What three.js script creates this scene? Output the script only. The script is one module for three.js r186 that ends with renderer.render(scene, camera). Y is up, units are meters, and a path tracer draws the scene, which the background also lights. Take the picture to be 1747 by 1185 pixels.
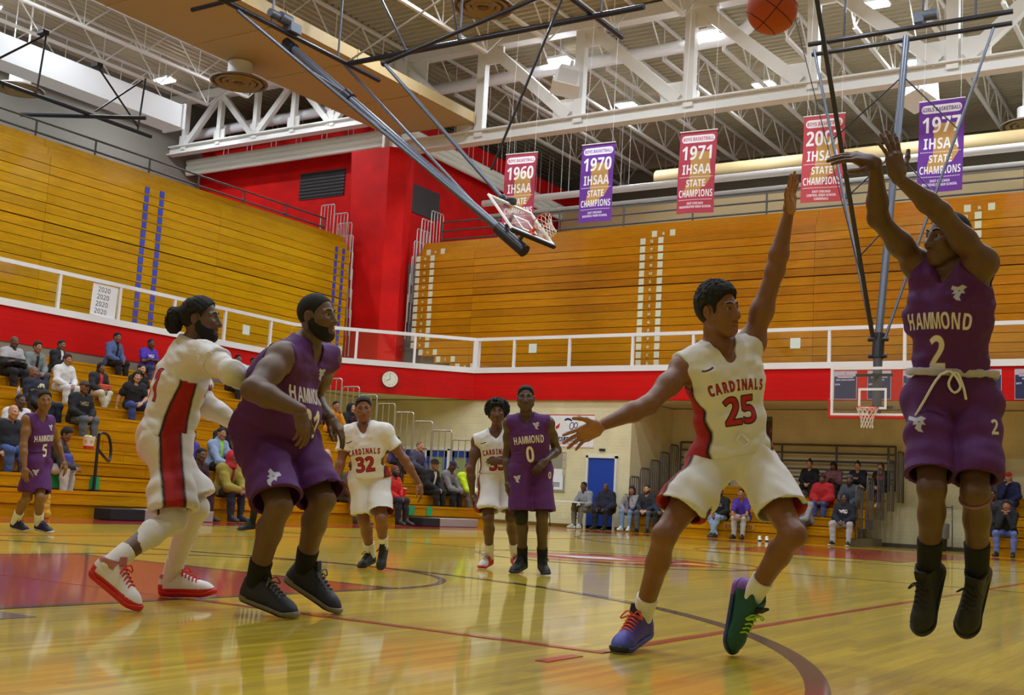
import * as THREE from 'three';
import { mergeGeometries, toCreasedNormals } from 'three/addons/utils/BufferGeometryUtils.js';
import { RoundedBoxGeometry } from 'three/addons/geometries/RoundedBoxGeometry.js';
import { RectAreaLightUniformsLib } from 'three/addons/lights/RectAreaLightUniformsLib.js';

// Court frame used throughout: X across the court, Y along it away from the near baseline, Z up (metres).
// three.js point = (X, Z, -Y).
const P = (X, Y, Z) => new THREE.Vector3(X, Z, -Y);
RectAreaLightUniformsLib.init();
const scene = new THREE.Scene();
const renderer = new THREE.WebGLRenderer({ antialias: true });
renderer.toneMapping = THREE.LinearToneMapping;
renderer.toneMappingExposure = 4.5;
renderer.shadowMap.enabled = true;

// camera: sitting at the corner of the near baseline, tilted up 7 degrees and rolled 3 degrees
const camera = new THREE.PerspectiveCamera(2 * Math.atan(592.5 / 2029.59) * 180 / Math.PI, 1747 / 1185, 0.1, 200);
{
  const pitch = 0.128, roll = 0.055, yaw = -0.573;
  const F = P(Math.sin(yaw) * Math.cos(pitch), Math.cos(yaw) * Math.cos(pitch), Math.sin(pitch));
  const R = P(Math.cos(yaw), -Math.sin(yaw), 0), U = R.clone().cross(F);
  const R2 = R.clone().multiplyScalar(Math.cos(roll)).addScaledVector(U, Math.sin(roll));
  const U2 = U.clone().multiplyScalar(Math.cos(roll)).addScaledVector(R, -Math.sin(roll));
  camera.position.copy(P(7.244, -1.228, 0.68));
  camera.quaternion.setFromRotationMatrix(new THREE.Matrix4().makeBasis(R2, U2, F.clone().negate()));
}
scene.background = new THREE.Color(0x0a0a0b);
const LAMP_POWER = 62, LAMP_COLOR = 0xe8f4ff;      // the high-bay lamps (built with the roof) are the hall's only light

// ---------------------------------------------------------------- helpers
let seed = 7;
const rnd = () => { seed = (seed * 1664525 + 1013904223) >>> 0; return seed / 4294967296; };
const rr = (a, b) => a + (b - a) * rnd();
const names = {};
function numbered(n) { names[n] = (names[n] ?? -1) + 1; return names[n] ? n + '_' + String(names[n]).padStart(3, '0') : n; }
function put(o, parent) { (parent || scene).add(o); return o; }
function mesh(name, geo, mat, parent) {
  const g = Array.isArray(geo) ? merged(geo) : geo;
  const m = new THREE.Mesh(g, mat); m.name = numbered(name); m.castShadow = m.receiveShadow = true;
  return put(m, parent);
}
function merged(list) {
  list = list.map(g => g.index ? g.toNonIndexed() : g);
  for (const g of list) for (const k of Object.keys(g.attributes)) if (!['position', 'normal', 'uv', 'color'].includes(k)) g.deleteAttribute(k);
  const hasC = list.some(g => g.attributes.color), hasU = list.every(g => g.attributes.uv);
  for (const g of list) {
    if (!hasU && g.attributes.uv) g.deleteAttribute('uv');
    if (hasC && !g.attributes.color) g.setAttribute('color', new THREE.BufferAttribute(new Float32Array(g.attributes.position.count * 3).fill(1), 3));
  }
  return mergeGeometries(list);
}
function struct(name, geo, mat, parent) { const m = mesh(name, geo, mat, parent); if (!parent) m.userData.kind = 'structure'; return m; }
function thing(name, label, category, group) {
  const o = new THREE.Group(); o.name = numbered(name); scene.add(o);
  o.userData = { label, category }; if (group) o.userData.group = group;
  return o;
}
function tag(o, label, category, group) { o.userData.label = label; o.userData.category = category; if (group) o.userData.group = group; return o; }
// box between court coordinates, uv in metres
function box(X0, X1, Y0, Y1, Z0, Z1, du = 0, dv = 0) {
  const w = X1 - X0, d = Y1 - Y0, h = Z1 - Z0;
  const g = new THREE.BoxGeometry(w, h, d); g.translate((X0 + X1) / 2, (Z0 + Z1) / 2, -(Y0 + Y1) / 2);
  const uv = g.attributes.uv, n = g.attributes.normal;
  for (let i = 0; i < uv.count; i++) {
    const u = uv.getX(i), v = uv.getY(i), ax = Math.abs(n.getX(i)) > .5 ? 0 : Math.abs(n.getY(i)) > .5 ? 1 : 2;
    const a = ax === 0 ? [d, h] : ax === 1 ? [w, d] : [w, h];
    if (ax === 1 && d > w) uv.setXY(i, v * a[1] + du, u * a[0] + dv); else uv.setXY(i, u * a[0] + du, v * a[1] + dv);
  }
  return g;
}
const UP = new THREE.Vector3(0, 1, 0);
// straight bar between two points: round (sides > 4) or square section
function bar(a, b, r, sides = 8, r2 = r) {
  const d = b.clone().sub(a), L = d.length(), g = new THREE.CylinderGeometry(r2, r, L, sides, 1);
  if (sides === 4) g.rotateY(Math.PI / 4);
  g.translate(0, L / 2, 0);
  g.applyQuaternion(new THREE.Quaternion().setFromUnitVectors(UP, d.normalize())); g.translate(a.x, a.y, a.z);
  return sides === 4 ? g.toNonIndexed() : g;
}
// rectangular beam between two points, w along `side`, h along the third axis
function beam(a, b, w, h, up = UP) {
  const d = b.clone().sub(a), L = d.length(), z = d.clone().normalize(), x = up.clone().cross(z).normalize(), y = z.clone().cross(x);
  const g = new THREE.BoxGeometry(w, h, L); g.translate(0, 0, L / 2);
  return g.applyMatrix4(new THREE.Matrix4().makeBasis(x, y, z).setPosition(a));
}
function tube(pts, r, seg = 40, sides = 8, closed = false, tension = 0.5) {
  return new THREE.TubeGeometry(new THREE.CatmullRomCurve3(pts, closed, 'catmullrom', tension), seg, r, sides, closed);
}
// polyline pipe with rounded corners
function pipe(pts, r, bend = 0.1, sides = 6) {
  const path = new THREE.CurvePath(); let last = pts[0];
  for (let i = 1; i < pts.length; i++) {
    const p = pts[i], q = pts[i + 1];
    if (!q) { path.add(new THREE.LineCurve3(last, p)); break; }
    const a = p.clone().add(last.clone().sub(p).setLength(Math.min(bend, last.distanceTo(p) / 2))), b = p.clone().add(q.clone().sub(p).setLength(Math.min(bend, q.distanceTo(p) / 2)));
    path.add(new THREE.LineCurve3(last, a)); path.add(new THREE.QuadraticBezierCurve3(a, p, b)); last = b;
  }
  const out = [];
  for (const c of path.curves) {
    const n = c.isLineCurve3 ? 1 : 4;
    for (let k = out.length ? 1 : 0; k <= n; k++) out.push(c.getPoint(k / n));
  }
  // ring sweep
  const pos = [], idx = [], nor = [];
  let nrm = null;
  for (let i = 0; i < out.length; i++) {
    const t = (out[i + 1] || out[i]).clone().sub(out[i - 1] || out[i]).normalize();
    if (!nrm) { nrm = Math.abs(t.y) < .9 ? new THREE.Vector3(0, 1, 0) : new THREE.Vector3(1, 0, 0); }
    nrm.addScaledVector(t, -nrm.dot(t)).normalize(); const bn = t.clone().cross(nrm);
    for (let k = 0; k < sides; k++) {
      const a = k / sides * Math.PI * 2, v = nrm.clone().multiplyScalar(Math.cos(a)).addScaledVector(bn, Math.sin(a));
      nor.push(v.x, v.y, v.z); pos.push(out[i].x + v.x * r, out[i].y + v.y * r, out[i].z + v.z * r);
    }
    if (i) for (let k = 0; k < sides; k++) { const a = (i - 1) * sides + k, b = (i - 1) * sides + (k + 1) % sides; idx.push(a, b, a + sides, b, b + sides, a + sides); }
  }
  const g = new THREE.BufferGeometry();
  g.setAttribute('position', new THREE.Float32BufferAttribute(pos, 3)); g.setAttribute('normal', new THREE.Float32BufferAttribute(nor, 3));
  g.setAttribute('uv', new THREE.Float32BufferAttribute(new Float32Array(pos.length / 3 * 2), 2)); g.setIndex(idx);
  return g;
}
const srgb = (r, g, b) => new THREE.Color().setRGB(r / 255, g / 255, b / 255, THREE.SRGBColorSpace);
const std = (c, rough = .6, o = {}) => new THREE.MeshStandardMaterial({ color: c.isColor ? c : new THREE.Color(c), roughness: rough, ...o });

// value noise and textures
function noise2(seedN) {
  const N = 256, t = new Float32Array(N * N); let s = seedN * 7919 + 13;
  for (let i = 0; i < N * N; i++) { s = (s * 1664525 + 1013904223) >>> 0; t[i] = s / 4294967296; }
  const sm = x => x * x * (3 - 2 * x);
  return (x, y, px = 256, py = 256) => {
    const xi = Math.floor(x), yi = Math.floor(y), fx = sm(x - xi), fy = sm(y - yi);
    const q = (a, b) => t[(((b % py) + py) % py) * N + (((a % px) + px) % px)];
    return (q(xi, yi) * (1 - fx) + q(xi + 1, yi) * fx) * (1 - fy) + (q(xi, yi + 1) * (1 - fx) + q(xi + 1, yi + 1) * fx) * fy;
  };
}
function dataTex(w, h, fn, colour = true) {
  const d = new Uint8Array(w * h * 4);
  for (let y = 0; y < h; y++) for (let x = 0; x < w; x++) {
    const c = fn(x, y), i = (y * w + x) * 4;
    d[i] = Math.max(0, Math.min(255, c[0])); d[i + 1] = Math.max(0, Math.min(255, c[1])); d[i + 2] = Math.max(0, Math.min(255, c[2])); d[i + 3] = 255;
  }
  const t = new THREE.DataTexture(d, w, h); t.wrapS = t.wrapT = THREE.RepeatWrapping; t.magFilter = THREE.LinearFilter; t.minFilter = THREE.LinearMipmapLinearFilter;
  if (colour) t.colorSpace = THREE.SRGBColorSpace; t.needsUpdate = true;
  return t;
}
function canvasTex(w, h, draw) {
  const c = document.createElement('canvas'); c.width = w; c.height = h; const x = c.getContext('2d'); draw(x, w, h);
  const t = new THREE.CanvasTexture(c); t.colorSpace = THREE.SRGBColorSpace; t.anisotropy = 4; return t;
}
function label(x, text, cx, cy, size, colour, o = {}) {   // condensed lettering; o.sx squeezes, o.stroke outlines
  x.save(); x.translate(cx, cy); if (o.rot) x.rotate(o.rot); x.scale(o.sx ?? 1, 1);
  x.font = (o.weight ?? 'bold') + ' ' + size + 'px ' + (o.font ?? 'sans-serif'); x.textAlign = o.align ?? 'center'; x.textBaseline = 'middle';
  if (o.stroke) { x.lineJoin = 'round'; x.lineWidth = o.sw ?? size * .12; x.strokeStyle = o.stroke; x.strokeText(text, 0, 0); }
  x.fillStyle = colour; x.fillText(text, 0, 0); x.restore();
}
// ---------------------------------------------------------------- surfaces
const nA = noise2(3), nB = noise2(11), nC = noise2(29);
const woodTex = dataTex(1024, 256, (x, y) => {      // 4 m x 0.5 m of varnished softwood board, grain along u
  const g = nA(x / 42, y / 3.2, 25, 80) * .5 + nB(x / 110, y / 9, 10, 29) * .5, k = nC(x / 16, y / 1.4, 64, 183);
  const l = .86 + .2 * (g - .5) + .1 * (k - .5);
  return [226 * l, 180 * l - 4 * g, 8 * l];
});
const floorTex = dataTex(2048, 1024, (x, y) => {    // 5.8 m x 2.9 m: 57 mm maple strips, length along u
  const row = Math.floor(y / 20.08), off = (row * 577) % 2048, bx = Math.floor(((x + off) % 2048) / 512), h = ((row * 131 + bx * 71 + row * bx * 17) % 97) / 97;
  const g = nA(x / 50, y / 2.6 + row * 7, 40, 256) * .6 + nB(x / 160, y / 7, 12, 146) * .4;
  const seam = y % 20.08 < 1.0 || ((x + off) % 512) < 1.2 ? .87 : 1;
  const l = (.86 + .15 * (h - .5) + .15 * (g - .5)) * seam;
  return [230 * l, 197 * l, 36 * l];
});
floorTex.repeat.set(1 / 5.8, 1 / 2.9);
const blockBump = dataTex(512, 256, (x, y) => {     // 1.6 m x 0.8 m of painted block, 4 courses
  const r = Math.floor(y / 64), xx = (x + (r % 2) * 64) % 128, j = Math.min(xx, 128 - xx, y % 64, 64 - y % 64);
  const v = (j < 2.5 ? 90 : 190) + 40 * (nA(x / 2, y / 2, 256, 128) - .5); return [v, v, v];
}, false);
blockBump.repeat.set(1 / 1.6, 1 / .8);
woodTex.repeat.set(1 / 4, 1 / .5);
const wallPatch = (r, g, b, s) => dataTex(256, 256, (x, y) => { const l = 1 + s * (nA(x / 32, y / 32, 8, 8) - .5) + s * .6 * (nB(x / 3, y / 3, 85, 85) - .5); return [r * l, g * l, b * l]; });
const creamTex = wallPatch(222, 212, 172, .06); creamTex.repeat.set(.4, .4);
const redTex = wallPatch(202, 14, 10, .12); redTex.repeat.set(.3, .3);

const M = {
  floor: new THREE.MeshPhysicalMaterial({ map: floorTex, roughness: .3, clearcoat: .75, clearcoatRoughness: .06 }),
  courtRed: new THREE.MeshPhysicalMaterial({ color: srgb(176, 20, 22), roughness: .3, clearcoat: .85, clearcoatRoughness: .07 }),
  courtDark: new THREE.MeshPhysicalMaterial({ color: srgb(62, 44, 44), roughness: .3, clearcoat: .85, clearcoatRoughness: .07 }),
  courtGrey: new THREE.MeshPhysicalMaterial({ color: srgb(120, 112, 108), roughness: .3, clearcoat: .85, clearcoatRoughness: .07 }),
  courtVolley: new THREE.MeshPhysicalMaterial({ color: srgb(176, 40, 28), roughness: .3, clearcoat: .85, clearcoatRoughness: .07 }),
  courtOrange: new THREE.MeshPhysicalMaterial({ color: srgb(208, 84, 30), roughness: .3, clearcoat: .85, clearcoatRoughness: .07 }),
  cream: std(0xffffff, .55, { map: creamTex, bumpMap: blockBump, bumpScale: .006 }),
  red: new THREE.MeshPhysicalMaterial({ map: redTex, roughness: .65, specularIntensity: .35 }),
  white: std(srgb(232, 230, 232), .42),
  steel: std(srgb(226, 221, 216), .5),
  deck: std(srgb(172, 160, 134), .7),
  duct: std(srgb(186, 160, 112), .6),
  pale: std(srgb(230, 226, 214), .6),
  blackPipe: std(srgb(34, 34, 42), .35, { metalness: .2 }),
  greyPipe: std(srgb(88, 92, 104), .4, { metalness: .4 }),
  railGrey: std(srgb(92, 88, 88), .5, { metalness: .3 }),
  chrome: std(srgb(190, 188, 180), .3, { metalness: .7 }),
  frame: std(srgb(134, 122, 104), .7),
  dark: std(srgb(24, 22, 22), .7),
  rubber: std(srgb(20, 20, 22), .8),
  vent: std(srgb(60, 52, 52), .6),
  glass: new THREE.MeshPhysicalMaterial({ color: 0xffffff, transmission: 1, thickness: 0, roughness: .04, ior: 1.5, transparent: true }),
  paper: std(srgb(214, 226, 222), .7),
  blueTape: std(srgb(52, 68, 190), .5), paleTape: std(srgb(214, 216, 190), .5), greenTape: std(srgb(30, 150, 92), .6),
  blueDoor: std(srgb(24, 66, 168), .45), concrete: std(srgb(150, 144, 134), .8),
};
const woodSet = tones => tones.map(c => new THREE.MeshPhysicalMaterial({ map: woodTex, color: srgb(...c), roughness: .4, specularIntensity: .2, clearcoat: .14, clearcoatRoughness: .16 }));
const woodGold = woodSet([[255, 246, 255], [250, 236, 255], [240, 226, 255], [255, 238, 255]]), woodAmber = woodSet([[244, 196, 220], [240, 202, 220], [228, 184, 220], [248, 206, 220]]), woodFloor = woodSet([[252, 222, 255], [244, 214, 255], [236, 204, 255], [255, 226, 255]]);
let wood = woodGold;

// ---------------------------------------------------------------- floor and its markings
const floor = struct('floor', box(-30, 20, -8, 47, -.15, 0), M.floor);
{ // strips run along the court
  const g = floor.geometry, uv = g.attributes.uv, p = g.attributes.position, n = g.attributes.normal;
  for (let i = 0; i < uv.count; i++) if (Math.abs(n.getY(i)) > .5) uv.setXY(i, -p.getZ(i), p.getX(i));
}
function flat(shape, z = .002) { const g = new THREE.ExtrudeGeometry(shape, { depth: z, bevelEnabled: false, curveSegments: 64 }); g.rotateX(-Math.PI / 2); return g; }
const poly = pts => { const s = new THREE.Shape(); pts.forEach((p, i) => i ? s.lineTo(p[0], p[1]) : s.moveTo(p[0], p[1])); return s; };
const rect = (x0, x1, y0, y1) => poly([[x0, y0], [x1, y0], [x1, y1], [x0, y1]]);
function ring(cx, cy, r0, r1, a0 = 0, a1 = Math.PI * 2, n = 96) {
  const pts = [];
  for (let i = 0; i <= n; i++) { const a = a0 + (a1 - a0) * i / n; pts.push([cx + r1 * Math.cos(a), cy + r1 * Math.sin(a)]); }
  for (let i = n; i >= 0; i--) { const a = a0 + (a1 - a0) * i / n; pts.push([cx + r0 * Math.cos(a), cy + r0 * Math.sin(a)]); }
  return poly(pts);
}
const L = 25.6, W2 = 7.62;
for (const s of [0, 1]) {                                  // the two ends
  const y = v => s ? L - v : v, yr = (a, b) => s ? [L - b, L - a] : [a, b];
  mesh('lane_paint', flat(rect(-1.75, 1.75, ...yr(0, 5.74))), M.courtRed, floor);
  mesh('lane_border', [flat(rect(-1.83, -1.75, ...yr(0, 5.82)), .003), flat(rect(1.75, 1.83, ...yr(0, 5.82)), .003), flat(rect(-1.75, 1.75, ...yr(5.74, 5.82)), .003)], M.courtDark, floor);
  mesh('free_throw_circle', flat(ring(0, y(5.79), 1.79, 1.85, s ? Math.PI : 0, s ? 2 * Math.PI : Math.PI), .003), M.courtDark, floor);
  mesh('three_point_arc', [flat(ring(0, y(1.6), 5.97, 6.07, s ? Math.PI : 0, s ? 2 * Math.PI : Math.PI), .003), flat(rect(-6.07, -5.97, ...yr(0, 1.6)), .003), flat(rect(5.97, 6.07, ...yr(0, 1.6)), .003)], M.courtDark, floor);
  for (const q of [-1, 1]) mesh('lane_block', flat(rect(q > 0 ? 1.9 : -2.2, q > 0 ? 2.2 : -1.9, ...yr(2.1, 2.5)), .003), M.courtGrey, floor);
}
mesh('red_border', [flat(rect(-9.3, 7.9, 25.75, 27.6), .002), flat(rect(-9.2, -7.75, -3, 25.75), .002)], M.courtRed, floor);
mesh('sideline', [flat(rect(-7.7, -7.62, 0, L)), flat(rect(7.62, 7.7, 0, L))], M.courtDark, floor);
mesh('baseline', [flat(rect(-7.7, 7.7, L, L + .06)), flat(rect(-7.7, 7.7, -.06, 0))], M.courtDark, floor);
mesh('half_court_line', flat(rect(-7.62, 7.62, L / 2 - .03, L / 2 + .03)), M.courtDark, floor);
mesh('volleyball_line', [flat(rect(4.53, 4.59, 3.83, 21.8), .004), flat(rect(-4.59, -4.53, 3.83, 21.8), .004), flat(rect(-4.59, 4.59, 3.80, 3.86), .004), flat(rect(-4.59, 4.59, 21.8, 21.86), .004)], M.courtVolley, floor);
mesh('volleyball_service_mark', flat(rect(4.53, 4.59, 3.3, 3.62), .004), M.courtVolley, floor);
mesh('centre_circle', flat(ring(0, L / 2, 1.78, 1.86), .003), M.courtDark, floor);
{ // cardinal in the centre circle: red disc, bird body, wing, yellow beak, grey name band
  const c = L / 2, at = pts => poly(pts.map(p => [p[0], c + p[1]]));
  mesh('centre_disc', flat(ring(0, c, .9, 1.3), .003), M.courtRed, floor);
  mesh('bird_emblem', [flat(at([[-1.3, -.5], [-.7, .3], [-.2, .55], [.1, 1.25], [.55, .75], [.85, .45], [.7, .05], [.2, -.35], [-.5, -.75]]), .005)], std(srgb(150, 18, 26), .3), floor);
  mesh('bird_beak', flat(at([[.78, .48], [1.35, .25], [.72, .08]]), .006), std(srgb(214, 176, 30), .3), floor);
  mesh('bird_mask', flat(at([[.45, .5], [.85, .46], [.74, .05], [.5, .15]]), .007), M.courtDark, floor);
  mesh('bird_wing', flat(at([[-1.05, -.35], [-.2, .2], [.25, -.05], [-.3, -.5]]), .006), std(srgb(190, 190, 196), .3), floor);
}

// ---------------------------------------------------------------- hall shell
const BZ = 3.76, TZ = 4.6;                                  // red balcony band
struct('wall_left', box(-30.3, -30, -8, 47, 0, 17), std(srgb(120, 114, 104), .8));
struct('wall_right', box(20, 20.3, -8, 47, 0, 17), M.cream);
struct('wall_near', box(-30, 20, -8.3, -8, 0, 17), M.cream);
struct('wall_far', box(-30, 20, 47, 47.3, 0, 17), std(srgb(128, 118, 100), .8));
// lower walls under the balcony
struct('wall_end', box(-18, -8.39, 29.6, 29.9, 0, BZ), M.cream);
struct('wall_recess_side', box(-8.69, -8.39, 29.9, 32.4, 0, BZ), M.cream);
struct('wall_recess', box(-8.69, 20, 32.4, 32.7, 0, BZ), M.cream);
struct('wall_under_left', box(-18.3, -18, -8, 29.9, 0, BZ), M.cream);
mesh('trim_5', box(-18, -17.95, -8, 24.2, 3.3, BZ), M.frame).userData.kind = 'structure';
struct('wall_above_lobby', box(-20, -18, 29.6, 29.9, 0, BZ), M.cream);
mesh('baseboard_end', [box(-18, -8.39, 29.56, 29.6, 0, .1)], std(srgb(120, 84, 40), .5)).userData.kind = 'structure';
mesh('baseboard_recess', [box(-8.39, 20, 32.36, 32.4, 0, .1)], std(srgb(90, 80, 70), .5)).userData.kind = 'structure';
// balcony slabs
const sh = poly([[-30, -8], [-18, -8], [-18, 25.43], [-13.95, 29.55], [20, 29.55], [20, 47], [-30, 47]]);
{
  const g = new THREE.ExtrudeGeometry(sh, { depth: .77, bevelEnabled: false }); g.rotateX(-Math.PI / 2); g.translate(0, 3.78, 0);
  struct('ceiling_balcony', g, M.pale);
}
// the red band, its white cap, the glass balustrade: left run, corner run, end run
const runs = [[P(-17.93, -8, 0), P(-17.93, 25.5, 0)], [P(-17.93, 25.5, 0), P(-13.92, 29.5, 0)], [P(-13.92, 29.5, 0), P(20, 29.5, 0)]];
const posts = [[-6, -3.2, .6, 2.4, 4.3, 6.2, 8, 9.9, 11.7, 13.5, 15.25, 17.09, 18.93, 20.77, 22.65, 24.5].map(y => y + 8), [1.9, 3.72].map(v => v), [0, 1.4, 3.37, 5.49, 7.4, 9.35, 11.3, 13.26, 15.2, 17.1, 19, 21, 23].map(v => v)];
const sideNames = ['left', 'corner', 'end'];
runs.forEach(([a, b], i) => {
  const d = b.clone().sub(a), len = d.length(); d.normalize();
  const n = new THREE.Vector3(0, 1, 0).cross(d).normalize();       // towards the hall or away from it
  const out = i === 0 ? new THREE.Vector3(1, 0, 0) : i === 1 ? new THREE.Vector3(1, 0, 1).normalize() : new THREE.Vector3(0, 0, 1);
  const at = (s, z, o = 0) => a.clone().addScaledVector(d, s).addScaledVector(out, o).setY(z);
  const wallB = struct('wall_balcony_' + sideNames[i], beam(at(0, (BZ + TZ) / 2, -.1), at(len, (BZ + TZ) / 2, -.1), .2, TZ - BZ), M.red);
  const cap = struct('trim_' + (i + 1), beam(at(0, 4.68, -.07), at(len, 4.68, -.07), .24, .17), M.white);
  const rail = thing('balustrade', ['white railed glass balustrade above the tall left bleachers', 'short white railed glass balustrade on the corner above the clock', 'white railed glass balustrade along the end balcony behind the basket'][i], 'railing');
  const ps = posts[i].filter(s => s >= 0 && s <= len).sort((p, q) => p - q);
  mesh('top_rail', beam(at(0, 5.67, -.05), at(len, 5.67, -.05), .09, .1), M.white, rail);
  for (const s of ps) mesh('post', beam(at(s, 4.76, -.05), at(s, 5.63, -.05), i === 2 && s === 0 ? .17 : .075, i === 2 && s === 0 ? .17 : .075, d), M.white, rail);
  const st = [0, ...ps, len];
  for (let k = 0; k + 1 < st.length; k++) if (st[k + 1] - st[k] > .3) {
    const q = beam(at(st[k] + .05, 5.2, -.05), at(st[k + 1] - .05, 5.2, -.05), .012, .84); mesh('glass_pane', q, M.glass, rail);
  }
});
// red corner block of the upper level, its column and vents
struct('wall_corner_left', box(-30, -19.2, 32, 32.4, 4.55, 14.4), M.red);
struct('wall_corner_right', box(-19.2, -18.9, 31.4, 47, 4.55, 14.4), M.red);
{
  const s = poly([[-19.35, 29.5], [-18.0, 29.5], [-17.55, 29.9], [-17.8, 30.65], [-19.35, 30.65]]);
  const g = new THREE.ExtrudeGeometry(s, { depth: 7.9, bevelEnabled: false }); g.rotateX(-Math.PI / 2); g.translate(0, 4.55, 0);
  const p = g.attributes.position;                           // the cladding widens towards the floor on its left face
  for (let i = 0; i < p.count; i++) { const k = 1 - (p.getY(i) - 4.55) / 7.9; p.setX(i, p.getX(i) + (p.getX(i) < -18.5 ? .55 * (k - .62) : .1 * k)); }
  g.computeVertexNormals();
  struct('column_corner', g, M.red);
}
// ---------------------------------------------------------------- folded upper bleachers
const letterTex = canvasTex(1024, 64, (x, w, h) => {
  x.fillStyle = '#a9791f'; x.fillRect(0, 0, w, h);
  for (let i = 0; i < 19; i++) label(x, 'ABCDEFGHIJKLMNOPQRS'[i], i * 53 + 26, 34, 46, '#dcd9b8');
});
const letterMat = std(0xffffff, .5, { map: letterTex });
function letterPlate(i, w, h) { const g = new THREE.PlaneGeometry(w, h), uv = g.attributes.uv; for (let k = 0; k < 4; k++) uv.setX(k, (i * 53 + 8 + uv.getX(k) * 36) / 1024); return g; }
const ROW = .2475;
function boardMesh(name, geo, parent) { return mesh(name, geo, wood[Math.floor(rnd() * 4)], parent); }
{
  const t = thing('folded_bleacher', 'tall folded wooden bleacher with blue tape stripes on the left upper level', 'bleacher');
  mesh('understructure', box(-20.2, -19.31, 2, 28.9, 4.62, 8.7), M.frame, t);
  const cuts = [2, 5.4, 11.3, 17.2, 23.1, 29];
  for (let i = 0; i < 19; i++) for (let k = 0; k < 5; k++) {
    const back = i > 16 ? (i - 16) * .16 : (i % 3) * .006;
    boardMesh('seat_board', box(-19.3 - back, -19 - back, cuts[k] + .004, cuts[k + 1] - .004, 4.58 + ROW * i + (i === 10 ? .035 : .016), 4.58 + ROW * (i + 1), rr(0, 4), rr(0, 1)), t);
  }
  for (const [y0, dy] of [[20.32, .16], [20.85, .16], [28.32, .13], [28.68, .13]]) for (let i = 0; i < 17; i++)
    mesh('aisle_tape', box(-19.03 , -18.992, y0 - dy / 2, y0 + dy / 2, 4.6 + ROW * i + .03, 4.58 + ROW * (i + 1) - .012), M.blueTape, t);
}
{
  wood = woodAmber;
  const t = thing('folded_bleacher', 'wide folded wooden bleacher with pale taped aisles and row letters on the end balcony', 'bleacher');
  mesh('understructure', box(-17.1, 14, 30.81, 31.15, 4.62, 8.7), M.frame, t);
  const cuts = [-17.25, -14.9, -8.45, -3.4, 2.6, 8.6, 14];
  for (let i = 0; i < 19; i++) for (let k = 0; k < 6; k++) {
    const back = i > 16 ? (i - 16) * .16 : (i % 3) * .006, x0 = k === 0 ? cuts[0] + [2.2, 1.6, .95, .3][i] || cuts[0] : cuts[k];
    boardMesh('seat_board', box(x0 + .004, cuts[k + 1] - .004, 30.5 + back, 30.8 + back, 4.58 + ROW * i + (i === 11 ? .035 : .016), 4.58 + ROW * (i + 1), rr(0, 4), rr(0, 1)), t);
  }
  for (const xa of [-16.92, -8.42, .62]) for (let i = 0; i < 18; i++) {
    const sx = xa < -12 ? [2.6, 1.9, 1.1, .35][i] || 0 : 0, sp = i > 16 ? .3 : 0, back = i > 16 ? (i - 16) * .16 : 0;
    for (const s of [-.3, .3]) mesh('aisle_tape', box(xa + sx + sp + s - .085, xa + sx + sp + s + .085, 30.488 + back, 30.52 + back, 4.6 + ROW * i + .02, 4.58 + ROW * (i + 1) - .02), M.paleTape, t);
    const g = letterPlate(i, .11, .15); g.translate(xa + sx + sp, 4.58 + ROW * (i + .52), -30.49 - back); mesh('row_letter', g, letterMat, t);
  }
}
// hoop-shaped end rails of the folded bleachers
function hoop(x, y, z0, z1, w, along, mat, parent, bars = 2) {
  const q = (s, z) => along === 'x' ? P(x + s, y, z) : P(x, y + s, z);
  const g = [pipe([q(-w / 2, z0), q(-w / 2, z1), q(w / 2, z1), q(w / 2, z0)], .022, .08, 6)];
  for (let i = 1; i <= bars; i++) { const s = -w / 2 + w * i / (bars + 1); g.push(bar(q(s, z0), q(s, z1), .014, 6)); }
  return mesh('rail_hoop', g, mat, parent);
}
{
  const t = thing('end_railing', 'bent pipe end rails of the left upper bleacher beside the red column', 'railing');
  [[-19.9, 9.2, 10.5], [-19.3, 8.9, 10.15], [-19.1, 8.4, 9.8], [-19.02, 7.8, 9.35], [-19.0, 7.2, 8.8], [-18.98, 6.5, 8.2], [-18.96, 5.9, 7.5], [-18.94, 5.2, 6.8]].forEach(([x, a, b], i) => hoop(x - .32, 29.1 + .02 * i, a, b, .6, 'x', M.chrome, t, 3));
}
{
  const t = thing('end_railing', 'bent pipe end rails of the end balcony bleacher right of the red column', 'railing');
  [[31.7, 9.2, 10.6], [31.2, 8.9, 10.2], [31.0, 8.4, 9.8], [30.9, 7.8, 9.35], [30.85, 7.2, 8.8], [30.82, 6.5, 8.2], [30.8, 5.9, 7.5]].forEach(([y, a, b], i) => hoop(-17.42 - .02 * i, y, a, b, .7, 'y', M.chrome, t, 3));
}
// pipe railings on top of the folded stacks
function pipeRail(label, pts, n, step, mat) {
  const t = thing('top_railing', label, 'railing'), [a, b] = pts, d = b.clone().sub(a), len = d.length();
  for (let k = 0; k < n; k++) mesh('rail', bar(a.clone().add(P(0, 0, .35 + k * .32)), b.clone().add(P(0, 0, .35 + k * .32)), .03, 6), mat, t);
  for (let s = 0; s <= len; s += step) { const p = a.clone().addScaledVector(d, s / len); mesh('post', bar(p, p.clone().add(P(0, 0, .35 + (n - 1) * .32)), .03, 6), mat, t); }
}
pipeRail('dark pipe railing along the top of the left folded bleacher', [P(-20.2, 8, 9.0), P(-20.2, 29, 9.0)], 3, 1.9, M.railGrey);
pipeRail('dark pipe railing along the top of the end folded bleacher', [P(-17.4, 32, 9.0), P(14, 32, 9.0)], 4, 2.4, M.railGrey);
mesh('wall_platform_end', box(-18.8, 20, 31.2, 33.5, 4.56, 8.7), M.concrete).userData.kind = 'structure';
mesh('wall_platform_left', box(-24, -20.25, -8, 29, 4.56, 8.7), M.concrete).userData.kind = 'structure';

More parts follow.
